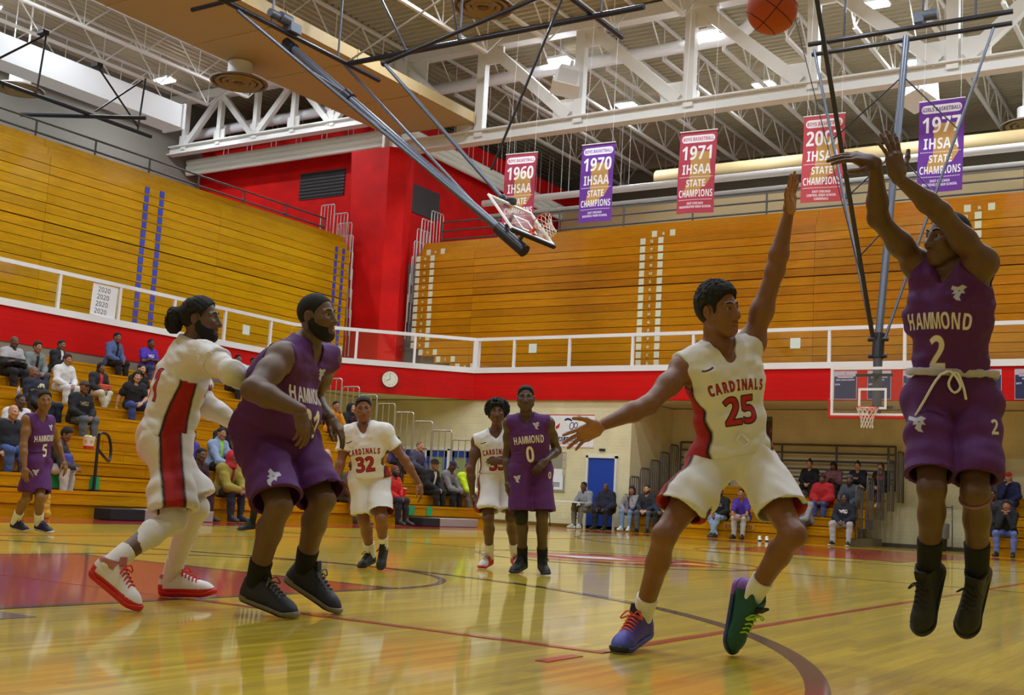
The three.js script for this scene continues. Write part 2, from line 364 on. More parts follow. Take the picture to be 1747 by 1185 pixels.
// ---------------------------------------------------------------- lower bleachers
wood = woodFloor;
const SEAT0 = .45, RISE = .25, RUN = .65, LX = -9.4;
const seatZ = i => SEAT0 + RISE * i;
function bleacher(t, axis, front, a, b, rows, cuts, sgn) {   // axis 'x': rows run along Y and step towards -X; 'y': rows run along X and step towards +Y
  const mk = (f0, f1, s0, s1, z0, z1, u, v) => axis === 'x' ? box(-f1, -f0, s0, s1, z0, z1, u, v) : box(s0, s1, f0, f1, z0, z1, u, v);
  for (let i = 0; i < rows; i++) for (let k = 0; k + 1 < cuts.length; k++) {
    const f = front + RUN * i, s0 = cuts[k] + .004, s1 = cuts[k + 1] - .004, zt = seatZ(i);
    boardMesh('seat_board', [mk(f, f + .28, s0, s1, zt - .05, zt, rr(0, 4), rr(0, 1)), mk(f + .012, f + .04, s0, s1, zt - .225, zt - .05, rr(0, 4), rr(0, 1))], t);
    boardMesh('riser_board', mk(f + .05, f + .08, s0, s1, zt - .45, zt - .235, rr(0, 4), rr(0, 1)), t);
    boardMesh('foot_board', mk(f + .2, f + RUN + .06, s0, s1, zt - .24, zt - .2, rr(0, 4), rr(0, 1)), t);
  }
  mesh('understructure', mk(front + .12, front + RUN * rows - .1, a + .05, b - .05, 0, .2), M.frame, t);
}
{
  const t = thing('lower_bleacher', 'long opened wooden bleacher with seated spectators on the left side of the court', 'bleacher');
  bleacher(t, 'x', 9.4, -2, 24.2, 13, [-2, 3, 8, 14.1, 19.2, 24.2]);
  for (const [i, y] of [[1, 11.55], [1, 12.35], [3, 11.7], [3, 12.5], [5, 11.9], [0, 20.62], [0, 21.3], [1, 20.5], [7, 20.9], [8, 20.9], [9, 20.9], [5, 20.6]])
    mesh('step_tape', box(LX - RUN * i - .02, LX - RUN * i + .006, y, y + .2, seatZ(i) - .22, seatZ(i) + .002), M.greenTape, t);
  const e = thing('end_railing', 'row of bent pipe end rails stepping up the lower bleacher below the clock', 'railing');
  for (let i = 0; i < 12; i++) hoop(LX - .55 - RUN * i, 24.28, .2 + RISE * i, 1.95 + .235 * i, .62, 'x', M.chrome, e, 2);
}
{
  const t = thing('lower_bleacher', 'opened wooden bleacher in the recess below the far basket', 'bleacher');
  bleacher(t, 'y', 28.9, -8.05, -1.8, 5, [-8.05, -5.1, -1.8]);
  const e1 = thing('end_railing', 'dark pipe end rails on the door side of the recess bleacher', 'railing');
  for (let i = 0; i < 5; i++) hoop(-8.1 , 29.35 + RUN * i, .2 + RISE * i, 1.55 + .27 * i, .55, 'y', M.railGrey, e1, 3);
  const e2 = thing('end_railing', 'grey pipe end rails on the right side of the recess bleacher', 'railing');
  for (let i = 0; i < 5; i++) hoop(-1.7 + .09 * i, 29.35 + RUN * i, .2 + RISE * i, 1.5 + .27 * i, .55, 'y', M.railGrey, e2, 2);
  const r = thing('back_railing', 'grey horizontal pipe railing behind the top row of the recess bleacher', 'railing');
  for (let k = 0; k < 5; k++) mesh('rail', bar(P(-8, 32.2, 1.82 + .23 * k), P(-1.55, 32.2, 1.82 + .23 * k), .032, 6), M.railGrey, r);
  for (const x of [-8, -6.4, -4.8, -3.2, -1.75, -1.55]) mesh('post', bar(P(x, 32.2, 1.5), P(x, 32.2, 2.74), .03, 6), M.railGrey, r);
}
{
  const t = thing('lower_bleacher', 'opened wooden bleacher at the right edge behind the trash can', 'bleacher');
  bleacher(t, 'y', 28.9, 1.25, 8, 5, [1.25, 4.6, 8]);
  const e1 = thing('end_railing', 'grey pipe end rails of the right edge bleacher behind the trash can', 'railing');
  for (let i = 0; i < 5; i++) hoop(1.18, 29.35 + RUN * i, .2 + RISE * i, 1.5 + .27 * i, .55, 'y', M.greyPipe, e1, 3);
  const r = thing('back_railing', 'dark pipe railing behind the right edge bleacher', 'railing');
  for (let k = 0; k < 5; k++) mesh('rail', bar(P(2.0, 32.2, 1.82 + .23 * k), P(9, 32.2, 1.82 + .23 * k), .032, 6), M.railGrey, r);
  for (const x of [2.0, 2.16, 4.2, 6.2, 8.2]) mesh('post', bar(P(x, 32.2, 1.5), P(x, 32.2, 2.74), .03, 6), M.railGrey, r);
}
// aisle handrails: an upright and a curled loop
function handrail(label, x, y, z) {
  const t = thing('handrail', label, 'handrail');
  mesh('post', bar(P(x, y, z), P(x, y, z + .98), .028, 8), M.blackPipe, t);
  mesh('loop', tube([P(x, y, z + .98), P(x - .04, y + .1, z + 1.02), P(x - .2, y + .36, z + .98), P(x - .3, y + .52, z + .78), P(x - .26, y + .48, z + .55), P(x - .1, y + .24, z + .6), P(x, y + .02, z + .72)], .026, 40, 7), M.blackPipe, t);
  mesh('foot_plate', box(x - .07, x + .07, y - .07, y + .07, z - .005, z + .015), M.blackPipe, t);
}
handrail('black curled aisle handrail beside the popcorn bucket', LX - .6, 12.4, .45);
handrail('black curled aisle handrail behind the purple player number 5', LX - 2.5, 12.3, 1.2);
handrail('black aisle handrail between the red sweatshirt spectator and the black coat', LX - .6, 20.95, .45);
for (const [y0, y1, s, lab] of [[11.9, 12.62, 0, 'black and grey step box at the foot of the left bleacher, the nearer of two'], [20.5, 21.15, 1, 'black and grey step box at the foot of the left bleacher, the farther of two']]) {
  const t = thing('step_box', lab, 'step box');
  mesh('dark_end', new RoundedBoxGeometry(.42, .19, y1 - y0, 2, .015).translate(-9.1, .1, -(y0 + y1) / 2), M.rubber, t);
  mesh('grey_box', new RoundedBoxGeometry(.42, .19, 1.55, 2, .015).translate(-9.1, .1, -(y1 + .785)), M.concrete, t);
}

// ---------------------------------------------------------------- end wall fittings
{
  const d = thing('door', 'blue door in a grey frame behind the seated men by the end wall', 'door'); d.name = 'door_1'; d.userData = { kind: 'structure' };
  mesh('door_leaf', new RoundedBoxGeometry(.86, 2.05, .05, 2, .008).translate(-9.29, 1.03, -29.585), M.blueDoor, d);
  mesh('door_frame', [box(-9.8, -9.73, 29.52, 29.62, 0, 2.13), box(-8.85, -8.78, 29.52, 29.62, 0, 2.13), box(-9.8, -8.78, 29.52, 29.62, 2.06, 2.14)], M.steel, d);
  mesh('door_knob', new THREE.SphereGeometry(.035, 12, 8).translate(-8.95, 1, -29.53), M.chrome, d);
}
{
  const d = new THREE.Group(); d.name = 'door_2'; d.userData.kind = 'structure'; scene.add(d);
  const yw = 29.55;
  mesh('transom', box(-17.9, -13.8, 29.5, 29.6, 2.15, 2.25), M.steel, d);
  for (const [x0, x1, m] of [[-16.6, -15.75, 0], [-15.62, -14.8, 1], [-14.7, -13.9, 0]]) {
    const leaf = mesh('door_leaf', [box(x0, x0 + .16, yw - .03, yw + .03, 0, 2.12), box(x1 - .16, x1, yw - .03, yw + .03, 0, 2.12), box(x0, x1, yw - .03, yw + .03, 0, .9), box(x0, x1, yw - .03, yw + .03, 1.95, 2.12)], M.blueDoor, d);
    mesh('door_glass', box(x0 + .16, x1 - .16, yw - .005, yw + .005, .9, 1.95), std(srgb(150, 160, 110), .2), d);
  }
  mesh('door_post', [box(-15.75, -15.62, 29.5, 29.6, 0, 2.2), box(-14.8, -14.7, 29.5, 29.6, 0, 2.2), box(-13.9, -13.8, 29.5, 29.6, 0, 2.2)], M.white, d);
}
const printMat = (w, h, draw, rough = .55) => std(0xffffff, rough, { map: canvasTex(w, h, draw) });
function panel(w, h, t, front, body, x, y, z, name, label, cat, group, rotY = 0) {  // framed flat thing facing -Y
  const o = thing(name, label, cat, group);
  mesh('backing', new THREE.BoxGeometry(w, h, t).translate(0, 0, -t / 2 - .001), body, o);
  mesh('print', new THREE.PlaneGeometry(w, h).translate(0, 0, .001), front, o);
  o.position.copy(P(x, y, z)); o.rotation.y = rotY; return o;
}
panel(1.75, .98, .02, printMat(1024, 576, (x, w, h) => {
  x.fillStyle = '#e9e7ea'; x.fillRect(0, 0, w, h); x.fillStyle = '#c02a24'; x.fillRect(0, 0, w, 18); x.fillRect(0, h - 14, w, 6);
  x.fillStyle = '#23265f'; x.beginPath(); x.moveTo(430, 90); x.bezierCurveTo(470, 40, 560, 60, 590, 110); x.lineTo(560, 120); x.bezierCurveTo(520, 90, 470, 100, 430, 120); x.fill();
  x.lineWidth = 16; x.strokeStyle = '#23265f'; x.beginPath(); x.ellipse(580, 200, 40, 60, .2, 0, 7); x.stroke(); x.beginPath(); x.ellipse(660, 190, 34, 46, .2, 0, 7); x.stroke();
  x.fillStyle = '#c02a24'; x.beginPath(); x.moveTo(250, 220); x.lineTo(340, 150); x.lineTo(330, 230); x.lineTo(270, 270); x.fill();
  x.fillStyle = '#23265f'; x.fillRect(40, 395, 880, 80); label(x, 'GREAT LAKES', 440, 436, 78, '#e9e7ea', { sx: 1.1 }); x.fillStyle = '#b9b6cc'; x.fillRect(860, 405, 12, 60);
  label(x, 'ATHLETIC CONFERENCE', 470, 510, 58, '#b52a28', { sx: 1.05 });
}), M.white, -10.48, 29.58, 2.84, 'wall_sign', 'white athletic conference sign with red and navy lettering on the end wall', 'sign');
{
  const b = panel(.8, 1.18, .03, printMat(512, 768, (x, w, h) => {
    x.fillStyle = '#8f8f7c'; x.fillRect(0, 0, w, h); x.fillStyle = '#e8e8ee'; x.fillRect(180, 330, 290, 400); x.fillRect(20, 560, 120, 150);
    x.fillStyle = '#6b6b74'; x.fillRect(240, 590, 160, 90); for (let i = 0; i < 5; i++) { x.fillStyle = '#e8e8ee'; x.fillRect(255 + i * 30, 600, 10, 80); }
    x.fillStyle = '#a04050'; x.fillRect(10, 520, 90, 60);
  }), M.steel, -10.9, 29.555, 1.62, 'bulletin_board', 'bulletin board with pinned white papers beside the blue door', 'notice board');
  const s = printMat(64, 512, (x, w, h) => { x.fillStyle = '#c9c4a6'; x.fillRect(0, 0, w, h); 'LOCAL'.split('').forEach((c, i) => label(x, c, 32, 50 + i * 100, 100, '#d02818', { sx: .7 })); });
  mesh('letter_strip', new THREE.PlaneGeometry(.09, .66).translate(.35, .22, .012), s, b);
}
mesh('door_sign', new RoundedBoxGeometry(.2, .07, .02, 2, .005).translate(-9.3, 2.3, -29.57), M.dark).userData = { label: 'small dark plate above the blue door', category: 'sign' };
{ // clock under a wire guard on the corner band
  const t = thing('wall_clock', 'round white wall clock behind a wire guard on the red band', 'clock');
  const face = printMat(256, 256, (x, w, h) => {
    x.fillStyle = '#e8e6d4'; x.fillRect(0, 0, w, h); x.translate(128, 128); x.fillStyle = '#222';
    for (let i = 1; i <= 12; i++) { const a = i * Math.PI / 6; label(x, String(i), 96 * Math.sin(a), -96 * Math.cos(a), 26, '#222'); }
    x.strokeStyle = '#1a1a1a'; x.lineCap = 'round';
    for (const [a, l, w2] of [[-.12, 84, 7], [4.27, 68, 9]]) { x.lineWidth = w2; x.beginPath(); x.moveTo(0, 0); x.lineTo(l * Math.sin(a), -l * Math.cos(a)); x.stroke(); }
  });
  mesh('case', new THREE.CylinderGeometry(.25, .25, .07, 40).rotateX(Math.PI / 2), std(srgb(170, 160, 150), .4), t);
  mesh('dial', new THREE.CircleGeometry(.235, 40).translate(0, 0, .037), face, t);
  const hex = []; for (let i = 0; i < 6; i++) { const a = i * Math.PI / 3 + Math.PI / 6; hex.push(new THREE.Vector3(.34 * Math.cos(a), .34 * Math.sin(a), .06)); }
  const gg = hex.map((p, i) => bar(p, hex[(i + 1) % 6], .007, 5)); for (const p of hex) gg.push(bar(p, p.clone().setZ(-.03), .007, 5));
  mesh('wire_guard', gg, std(srgb(150, 40, 34), .4), t);
  t.position.copy(P(-17.93 + 2.12, 25.5 + 2.12, 4.2)).add(new THREE.Vector3(.04, 0, .04)); t.rotation.y = Math.PI / 4;
}
// season posters on the red band behind the far basket
[[-2.16, '2018', 'GIRLS CROSS COUNTRY'], [-1.28, '2011', 'VOLLEYBALL'], [-.38, '2018', 'WRESTLING'], [.5, '2014', 'SOCCER'], [1.38, '', 'GIRLS BASKETBALL'], [2.28, '2017', 'BASKETBALL']].forEach(([x, yr, sport], i) => {
  panel(.6, .74, .012, printMat(256, 316, (c, w, h) => {
    c.fillStyle = '#1c2150'; c.fillRect(0, 0, w, h); c.fillStyle = '#b7b2c4'; c.fillRect(0, 0, w, 78); c.fillStyle = '#2a2d62'; c.fillRect(0, 60, 40, 18); c.fillRect(w - 40, 60, 40, 18);
    c.fillStyle = '#b03a44'; c.beginPath(); c.moveTo(118, 26); c.lineTo(138, 10); c.lineTo(134, 34); c.fill();
    label(c, 'CARDINALS', w / 2, 52, 34, '#c46a72', { sx: .9 }); label(c, sport, w / 2, 100, 24, '#e8e6ee', { sx: .8 }); label(c, yr, 40, 150, 26, '#e8e6ee');
    c.strokeStyle = '#cfcbd8'; c.lineWidth = 4; c.strokeRect(2, 2, w - 4, h - 4);
  }), M.dark, x, 29.49, 4.15, 'season_poster', ['navy season poster reading girls cross country behind the far backboard', 'navy season poster behind the backboard pole', 'navy season poster partly hidden by the shooter', 'navy season poster hidden behind the shooter', 'navy season poster just right of the shooter', 'navy season poster at the right edge of the picture'][i], 'poster', 'navy season posters on the red band');
});
panel(.72, 1.0, .01, printMat(256, 356, (c, w, h) => {
  const g = c.createLinearGradient(0, 0, 0, h); c.fillStyle = '#3a4a2a'; c.fillRect(0, 0, w, h);
  const col = ['#5a3a34', '#2c2230', '#8a6a60', '#4a2e3a', '#703828', '#23303a', '#93807a']; let s = 5; const q = () => (s = s * 16807 % 2147483647) / 2147483647;
  for (let i = 0; i < 60; i++) { c.fillStyle = col[i % 7]; c.beginPath(); c.ellipse(q() * w, 40 + q() * h * .6, 14 + q() * 22, 26 + q() * 50, q() * .6, 0, 7); c.fill(); }
  c.fillStyle = '#a6a82e'; c.fillRect(50, 262, 200, 84); c.fillStyle = '#2f7a70'; c.fillRect(0, 262, 60, 94); c.fillStyle = '#3f6d58'; c.fillRect(0, 0, w, 44);
}), M.dark, -5.55, 32.37, 3.05, 'wall_poster', 'colourful photo poster on the recess wall left of the far basket', 'poster');
// papers on the balustrade glass
panel(.78, .82, .002, printMat(256, 270, (c, w, h) => { c.fillStyle = '#e9e9ee'; c.fillRect(0, 0, w, h); for (let i = 0; i < 4; i++) label(c, '2020', 118 - i * 5, 45 + i * 62, 56, '#55565c', { sx: .95, font: 'monospace' }); }), M.white, -17.968, 18.45, 5.19, 'paper_banner', 'white paper sheet reading 2020 four times on the left balustrade', 'paper sign', null, Math.PI / 2 - .001).rotation.z = -.03;
for (const [x, y, z, ry, lab] of [[-17.968, 23.5, 5.2, Math.PI / 2, 'small white notice on the glass between the two tall players'], [-17.04, 26.48, 4.98, Math.PI / 4, 'small white notice on the corner glass left of the clock'], [-11.85, 29.538, 5.35, 0, 'small pale notice on the end balcony glass'], [-3.55, 29.538, 5.3, 0, 'faded notice on the end balcony glass near the raised hand']])
  panel(.28, .28, .002, M.paper, M.paper, x, y, z, 'notice', lab, 'notice', null, ry);

// ---------------------------------------------------------------- championship banners
const RED_B = '#b23a4e', PUR_B = '#6a2f96';
[[-11.67, '1960', 'BOYS BASKETBALL', ['EAST CHICAGO', 'WASHINGTON HIGH SCHOOL'], '#a8324a', 'red 1960 banner hanging behind the folded basket'], [-9.04, '1970', 'BOYS BASKETBALL', ['EAST CHICAGO', 'ROOSEVELT HIGH SCHOOL'], PUR_B, 'purple 1970 boys basketball banner'], [-5.92, '1971', 'BOYS BASKETBALL', ['EAST CHICAGO', 'WASHINGTON HIGH SCHOOL'], RED_B, 'red 1971 banner in the middle of the row'], [-2.4, '2007', 'BOYS BASKETBALL', ['EAST CHICAGO', 'CENTRAL HIGH SCHOOL', 'CARDINALS'], '#bf4650', 'red 2007 banner beside the raised shooting hands'], [.54, '1977', 'GIRLS BASKETBALL', ['EAST CHICAGO', 'ROOSEVELT HIGH SCHOOL'], PUR_B, 'purple 1977 girls basketball banner']].forEach(([x, yr, top, sub, bg, lab], i) => {
  const t = thing('banner', lab + ', one of the championship banners', 'banner', 'championship banners');
  const m = std(0xffffff, .8, { map: canvasTex(384, 830, (c, w, h) => {
    c.fillStyle = bg; c.fillRect(0, 0, w, h);
    c.fillStyle = '#c0904e'; c.beginPath(); c.moveTo(130, 200); c.lineTo(320, 210); c.lineTo(340, 480); c.lineTo(290, 560); c.lineTo(230, 590); c.lineTo(180, 640); c.lineTo(70, 650); c.lineTo(90, 540); c.lineTo(125, 500); c.fill();
    c.fillStyle = '#efeaf2'; c.beginPath(); c.roundRect(20, 36, w - 40, 76, 36); c.fill();
    label(c, top, w / 2, 76, 50, bg, { sx: .74 });
    label(c, yr, w / 2, 218, 196, '#f1eef4', { sx: .78 }); label(c, 'IHSAA', w / 2, 388, 138, '#f1eef4', { sx: .74 });
    label(c, 'STATE', w / 2, 530, 98, '#f1eef4', { sx: .72, weight: 'bold' }); label(c, 'CHAMPIONS', w / 2, 632, 98, '#f1eef4', { sx: .6 });
    c.setLineDash([9, 6]); c.lineWidth = 7; c.strokeStyle = '#f1eef4'; for (const y of [466, 694]) { c.beginPath(); c.moveTo(20, y); c.lineTo(w - 20, y); c.stroke(); }
    sub.forEach((s, k) => label(c, s, w / 2, 730 + k * 34, 32, '#f1eef4', { sx: .74 }));
  }) });
  const g = new THREE.PlaneGeometry(1.08, 2.3, 12, 12), p = g.attributes.position;
  for (let k = 0; k < p.count; k++) p.setZ(k, .03 * Math.sin(p.getX(k) * 5 + i) * (1.15 - p.getY(k)) / 2.3 + .02 * Math.sin(p.getY(k) * 3 + i));
  g.computeVertexNormals(); m.side = THREE.DoubleSide;
  mesh('cloth', g, m, t); mesh('top_bar', bar(new THREE.Vector3(-.55, 1.16, 0), new THREE.Vector3(.55, 1.16, 0), .018, 8), M.white, t);
  for (const s of [-.45, .45]) mesh('cord', bar(new THREE.Vector3(s, 1.16, 0), new THREE.Vector3(s * .9, 5.15, 0), .005, 5), M.white, t);
  t.position.copy(P(x, 28, 9.9 + i * -.01)); t.rotation.y = [.05, .0, .03, .02, -.03][i]; t.rotation.z = -.02;
});
const V0 = (x, y, z) => new THREE.Vector3(x, y, z);
// ---------------------------------------------------------------- roof: ribbed deck, joists, trusses, ducts, pipes
function ribbed(x0, x1, y0, y1, z, pitch, alongX) {           // corrugated sheet, underside visible
  const prof = [[0, 0], [.3, 0], [.42, .07], [.88, .07], [1, 0]], a0 = alongX ? y0 : x0, a1 = alongX ? y1 : x1, pos = [], idx = [];
  const n = Math.round((a1 - a0) / pitch); let k = 0;
  for (let i = 0; i < n; i++) for (const [s, h] of prof.slice(0, 4)) {
    const a = a0 + (i + s) * pitch;
    const A = alongX ? P(x0, a, z + h) : P(a, y0, z + h), B = alongX ? P(x1, a, z + h) : P(a, y1, z + h);
    pos.push(A.x, A.y, A.z, B.x, B.y, B.z); k += 2; if (k > 2) idx.push(k - 4, k - 3, k - 2, k - 3, k - 1, k - 2);
  }
  const g = new THREE.BufferGeometry(); g.setAttribute('position', new THREE.Float32BufferAttribute(pos, 3)); g.setIndex(idx);
  g.setAttribute('uv', new THREE.Float32BufferAttribute(new Float32Array(pos.length / 3 * 2), 2));
  return toCreasedNormals(g, .3);
}
M.deck.side = THREE.DoubleSide;
const ZD = 16.15;
struct('ceiling_main', ribbed(-18, 20, -8, 47, ZD, .3, true), M.deck);
struct('ceiling_left', ribbed(-30, -18, -8, 47, ZD, .3, false), M.deck);
struct('roof_slab', box(-30.3, 20.3, -8.3, 47.3, ZD + .1, ZD + .3), M.dark);
function joist(len, depth, panel) {                            // along +Y from the origin, top chord at 0
  const t = new THREE.Group();
  const q = (y, z) => P(0, y, z);
  mesh('top_chord', beam(q(0, -.04), q(len, -.04), .1, .08), M.steel, t);
  mesh('bottom_chord', beam(q(panel, -depth), q(len - panel, -depth), .12, .09), M.steel, t);
  const n = Math.round(len / (panel * 2));
  for (let i = 0; i < n; i++) {
    const y = (i * 2 + 1) * panel, a = q(y, -depth);
    mesh('web_bar', bar(a, q(y - panel, -.05), .028, 5), M.steel, t); mesh('web_bar', bar(a, q(y + panel, -.05), .028, 5), M.steel, t); mesh('web_bar', bar(a, q(y, -.05), .02, 5), M.steel, t);
  }
  return t;
}
const jFar = joist(15.4, 1.15, 1.1), jLeft = joist(14.5, 1.25, 1.21);
function addJoist(proto, x, y, lab, group) {
  const o = proto.parent ? proto.clone() : proto;
  o.name = numbered('roof_joist'); o.userData = { label: lab, category: 'roof joist', group }; o.position.copy(P(x, y, ZD)); scene.add(o); return o;
}
for (let i = 0; i < 15; i++) addJoist(jFar, -17.2 + 2.05 * i, 30.9, 'pale open web steel joist of the far roof bays', 'open web joists of the far bays');
for (let i = 0; i < 6; i++) addJoist(jLeft, -28.6 + 2.1 * i, 15.6, 'pale open web steel joist over the left bleachers', 'open web joists over the left bleachers');
for (let i = 0; i < 14; i++) addJoist(jLeft, -13.8 + 2.3 * i, 15.6, 'pale open web steel joist of the main bay over the court', 'open web joists of the main bay');
const TY = 30.3;
{ // main truss across the hall
  const t = thing('main_truss', 'deep white steel truss spanning the hall above the banners', 'roof truss');
  const bz = 12.62, tz = 15.85;
  mesh('bottom_chord', [beam(P(-17.95, TY, bz + .19), P(16, TY, bz + .19), .42, .05), beam(P(-17.95, TY, bz - .19), P(16, TY, bz - .19), .42, .05), beam(P(-17.95, TY, bz), P(16, TY, bz), .06, .36)], M.steel, t);
  mesh('top_chord', beam(P(-17.95, TY, tz), P(16, TY, tz), .42, .4), M.steel, t);
  for (let i = 0; i < 9; i++) {
    const x = -14.85 + 3.79 * i;
    mesh('vertical', beam(P(x, TY, bz), P(x, TY, tz), .32, .26, new THREE.Vector3(0, 0, 1)), M.steel, t);
    const a = P(x - (i > 4 ? -3.6 : 3.6), TY, tz - .1), b = P(x - (i > 4 ? -.35 : .35), TY, bz + .25);
    if (i !== 4) mesh('diagonal', beam(a, b, .3, .36), M.steel, t);
    if (i === 4) { mesh('diagonal', beam(P(x - 3.6, TY, tz - .1), P(x - .35, TY, bz + .25), .3, .36), M.steel, t); mesh('diagonal', beam(P(x + 3.6, TY, tz - .1), P(x + .35, TY, bz + .25), .3, .36), M.steel, t); }
    mesh('gusset', box(i > 4 ? x : x - .95, i > 4 ? x + .95 : i === 4 ? x + .95 : x, TY - .03, TY + .03, bz + .2, bz + .85), M.steel, t);
    mesh('gusset', box(x - .1, x + .8, TY - .05, TY + .05, tz - .75, tz - .2), M.steel, t);
  }
}
{
  const t = thing('steel_column', 'white steel column standing on top of the red corner column', 'column');
  mesh('shaft', [beam(P(-18.75, TY, 12.4), P(-18.75, TY, ZD), .1, .5, new THREE.Vector3(0, 0, 1)), beam(P(-18.0, TY, 12.4), P(-18.0, TY, ZD), .1, .5, new THREE.Vector3(0, 0, 1)), beam(P(-18.4, TY, 12.4), P(-18.4, TY, ZD), .75, .12, new THREE.Vector3(0, 0, 1))], M.steel, t);
  mesh('bracket', [box(-19.5, -18.7, TY - .03, TY + .03, 13.6, 15), box(-18, -17.2, TY - .03, TY + .03, 14.9, 15.7)], M.steel, t);
}
{
  const t = thing('side_truss', 'white steel truss over the left balcony ending at the corner column', 'roof truss');
  const bz = 13.85, tz = 15.95;
  mesh('bottom_chord', [beam(P(-29.95, TY, bz + .15), P(-18.82, TY, bz + .15), .36, .05), beam(P(-30, TY, bz - .15), P(-18.82, TY, bz - .15), .36, .05), beam(P(-30, TY, bz), P(-18.82, TY, bz), .06, .3)], M.steel, t);
  mesh('top_chord', beam(P(-30, TY, tz), P(-18.82, TY, tz), .36, .34), M.steel, t);
  for (let i = 0; i < 6; i++) {
    const x = -29.2 + 1.95 * i;
    mesh('vertical', beam(P(x, TY, bz), P(x, TY, tz), .2, .2, new THREE.Vector3(0, 0, 1)), M.steel, t);
    mesh('diagonal', beam(P(i % 2 ? x + 1.85 : x, TY, bz + .1), P(i % 2 ? x : x + 1.85, TY, tz - .1), .18, .22), M.steel, t);
    mesh('gusset', box(x - .3, x + .3, TY - .02, TY + .02, bz + .1, bz + .6), M.steel, t);
  }
}
function pipeThing(lab, pts, r, mat, name = 'pipe') { return tag(mesh(name, pipe(pts, r, .6, 12), mat), lab, 'pipe'); }
pipeThing('white roof pipe running behind the main truss and bending up near the ball', [P(-29.9, 31.6, 14.95), P(-19.6, 31.6, 15.1), P(-6.2, 31.6, 15.15), P(-5.5, 31.6, 15.95)], .2, M.white);
pipeThing('white pipe slung below the side truss over the left balcony', [P(-29.9, 30.9, 14.62), P(-21.8, 30.9, 14.72), P(-20.4, 31.1, 14.6), P(-18.8, 31.4, 14.6)], .18, M.white);
[[13.62, .13, 'upper of the three'], [13.4, .12, 'middle of the three'], [13.2, .12, 'lowest of the three']].forEach(([z, r, w], i) =>
  pipeThing('pale pipe bending around the red corner column, ' + w, [P(-29.9, 31.2, z), P(-18.6, 31.15, z), P(-18.55, 46, z - .35)], r, M.pale));
for (const [z, y, r, lab] of [[11.15, 33, .12, 'long white pipe above the end bleacher railing, upper'], [10.62, 33, .12, 'long white pipe above the end bleacher railing, lower']]) pipeThing(lab, [P(-16.4, y, z), P(14, y, z)], r, z > 11 ? M.white : M.concrete);
{
  const hg = []; for (let x = -28; x < -20; x += 1.3) for (const o of [0, .25]) hg.push(bar(P(x + o, 31.3, 13.7), P(x + o, 31.3, 14.9), .012, 4));
  for (let y = 33; y < 42; y += 1) for (const o of [0, .3]) hg.push(bar(P(-18.6, y + o, 13.3), P(-18.6, y + o, 15.4), .012, 4));
  for (let x = -15.5; x < -9; x += 2.3) for (const o of [0, .3]) hg.push(bar(P(x + o, 33, 11.2), P(x + o, 33, 15), .009, 4));
  const h = mesh('hanger_rod', hg, M.white); tag(h, 'thin white hanger rods holding the roof pipes', 'rod'); h.userData.kind = 'stuff';
}
const DX = -14.9;
function ductThing(lab, parts) { const t = thing('duct', lab, 'duct'); for (const [n, g, m] of parts) mesh(n, g, m, t); return t; }
{ // flat-bottomed duct following the left edge of the main bay
  const parts = []; for (let y = 6; y < 30; y += 3) parts.push(['duct_section', box(-18.5, DX, y + .01, y + 2.99, 13.05, 13.4), M.duct]);
  for (let y = 6; y <= 30; y += 3) parts.push(['seam', box(-18.52, DX + .02, y - .02, y + .02, 13.03, 13.42), M.duct]);
  ductThing('wide tan flat bottomed duct along the left edge of the court roof', parts);
}
ductThing('white box duct over the left bleachers', [['duct_section', box(-24.9, -24, 10, 25.6, 12.7, 13.5), M.white], ['end_cap', box(-24.95, -23.95, 25.6, 25.7, 12.65, 13.55), M.white]]);
ductThing('long tan round duct beyond the banners', [['duct_section', bar(P(-12, 38, 12.9), P(16, 38, 12.9), .34, 20), M.duct]]);
ductThing('pale boxed duct against the far wall', [['duct_section', box(-18.5, 16, 42, 44, 12.2, 13.2), M.duct]]);
function diffuser(lab, x, y, z, r, drop = .5) {
  const t = thing('ceiling_diffuser', lab, 'air diffuser');
  mesh('neck', new THREE.CylinderGeometry(r * .42, r * .42, .5, 28).translate(0, .3, 0), M.steel, t); if (drop > 1) for (const a of [0, 2.1, 4.2]) mesh('hanger', bar(V0(.3 * Math.cos(a), .5, .3 * Math.sin(a)), V0(.3 * Math.cos(a), drop + .1, .3 * Math.sin(a)), .02, 6), M.steel, t);
  const prof = [[r * .42, .06], [r * .9, .02], [r, -.03], [r * .97, -.07], [r * .9, -.04]].map(p => new THREE.Vector2(...p));
  mesh('rim', new THREE.LatheGeometry(prof, 40), std(srgb(120, 104, 84), .5), t);
  for (const k of [.82, .58, .36]) mesh('cone_ring', new THREE.LatheGeometry([[r * k, -.05], [r * (k - .06), -.1], [r * (k - .16), -.02]].map(p => new THREE.Vector2(...p)), 36), std(srgb(148, 122, 70), .5), t);
  mesh('hub', new THREE.CylinderGeometry(r * .16, r * .16, .06, 20).translate(0, -.06, 0), std(srgb(104, 84, 46), .5), t);
  t.position.copy(P(x, y, z)); for (const c of t.children) if (c.material.side !== THREE.DoubleSide) c.material.side = THREE.DoubleSide;
}
diffuser('round air diffuser under the tan duct', -18.2, 22.6, 12.48, .85);
diffuser('round air diffuser at the top of the picture', -10.64, 24.1, 14.0, .85, 2.05);
diffuser('round air diffuser low over the left balcony', -26.9, 21.3, 13.1, .8, 2.95);
diffuser('round air diffuser behind the main truss', -9.2, 34.5, 14.2, .8, 1.85);
diffuser('round air diffuser right of the purple 1977 banner', .8, 39, 13.7, .9, 2.35);
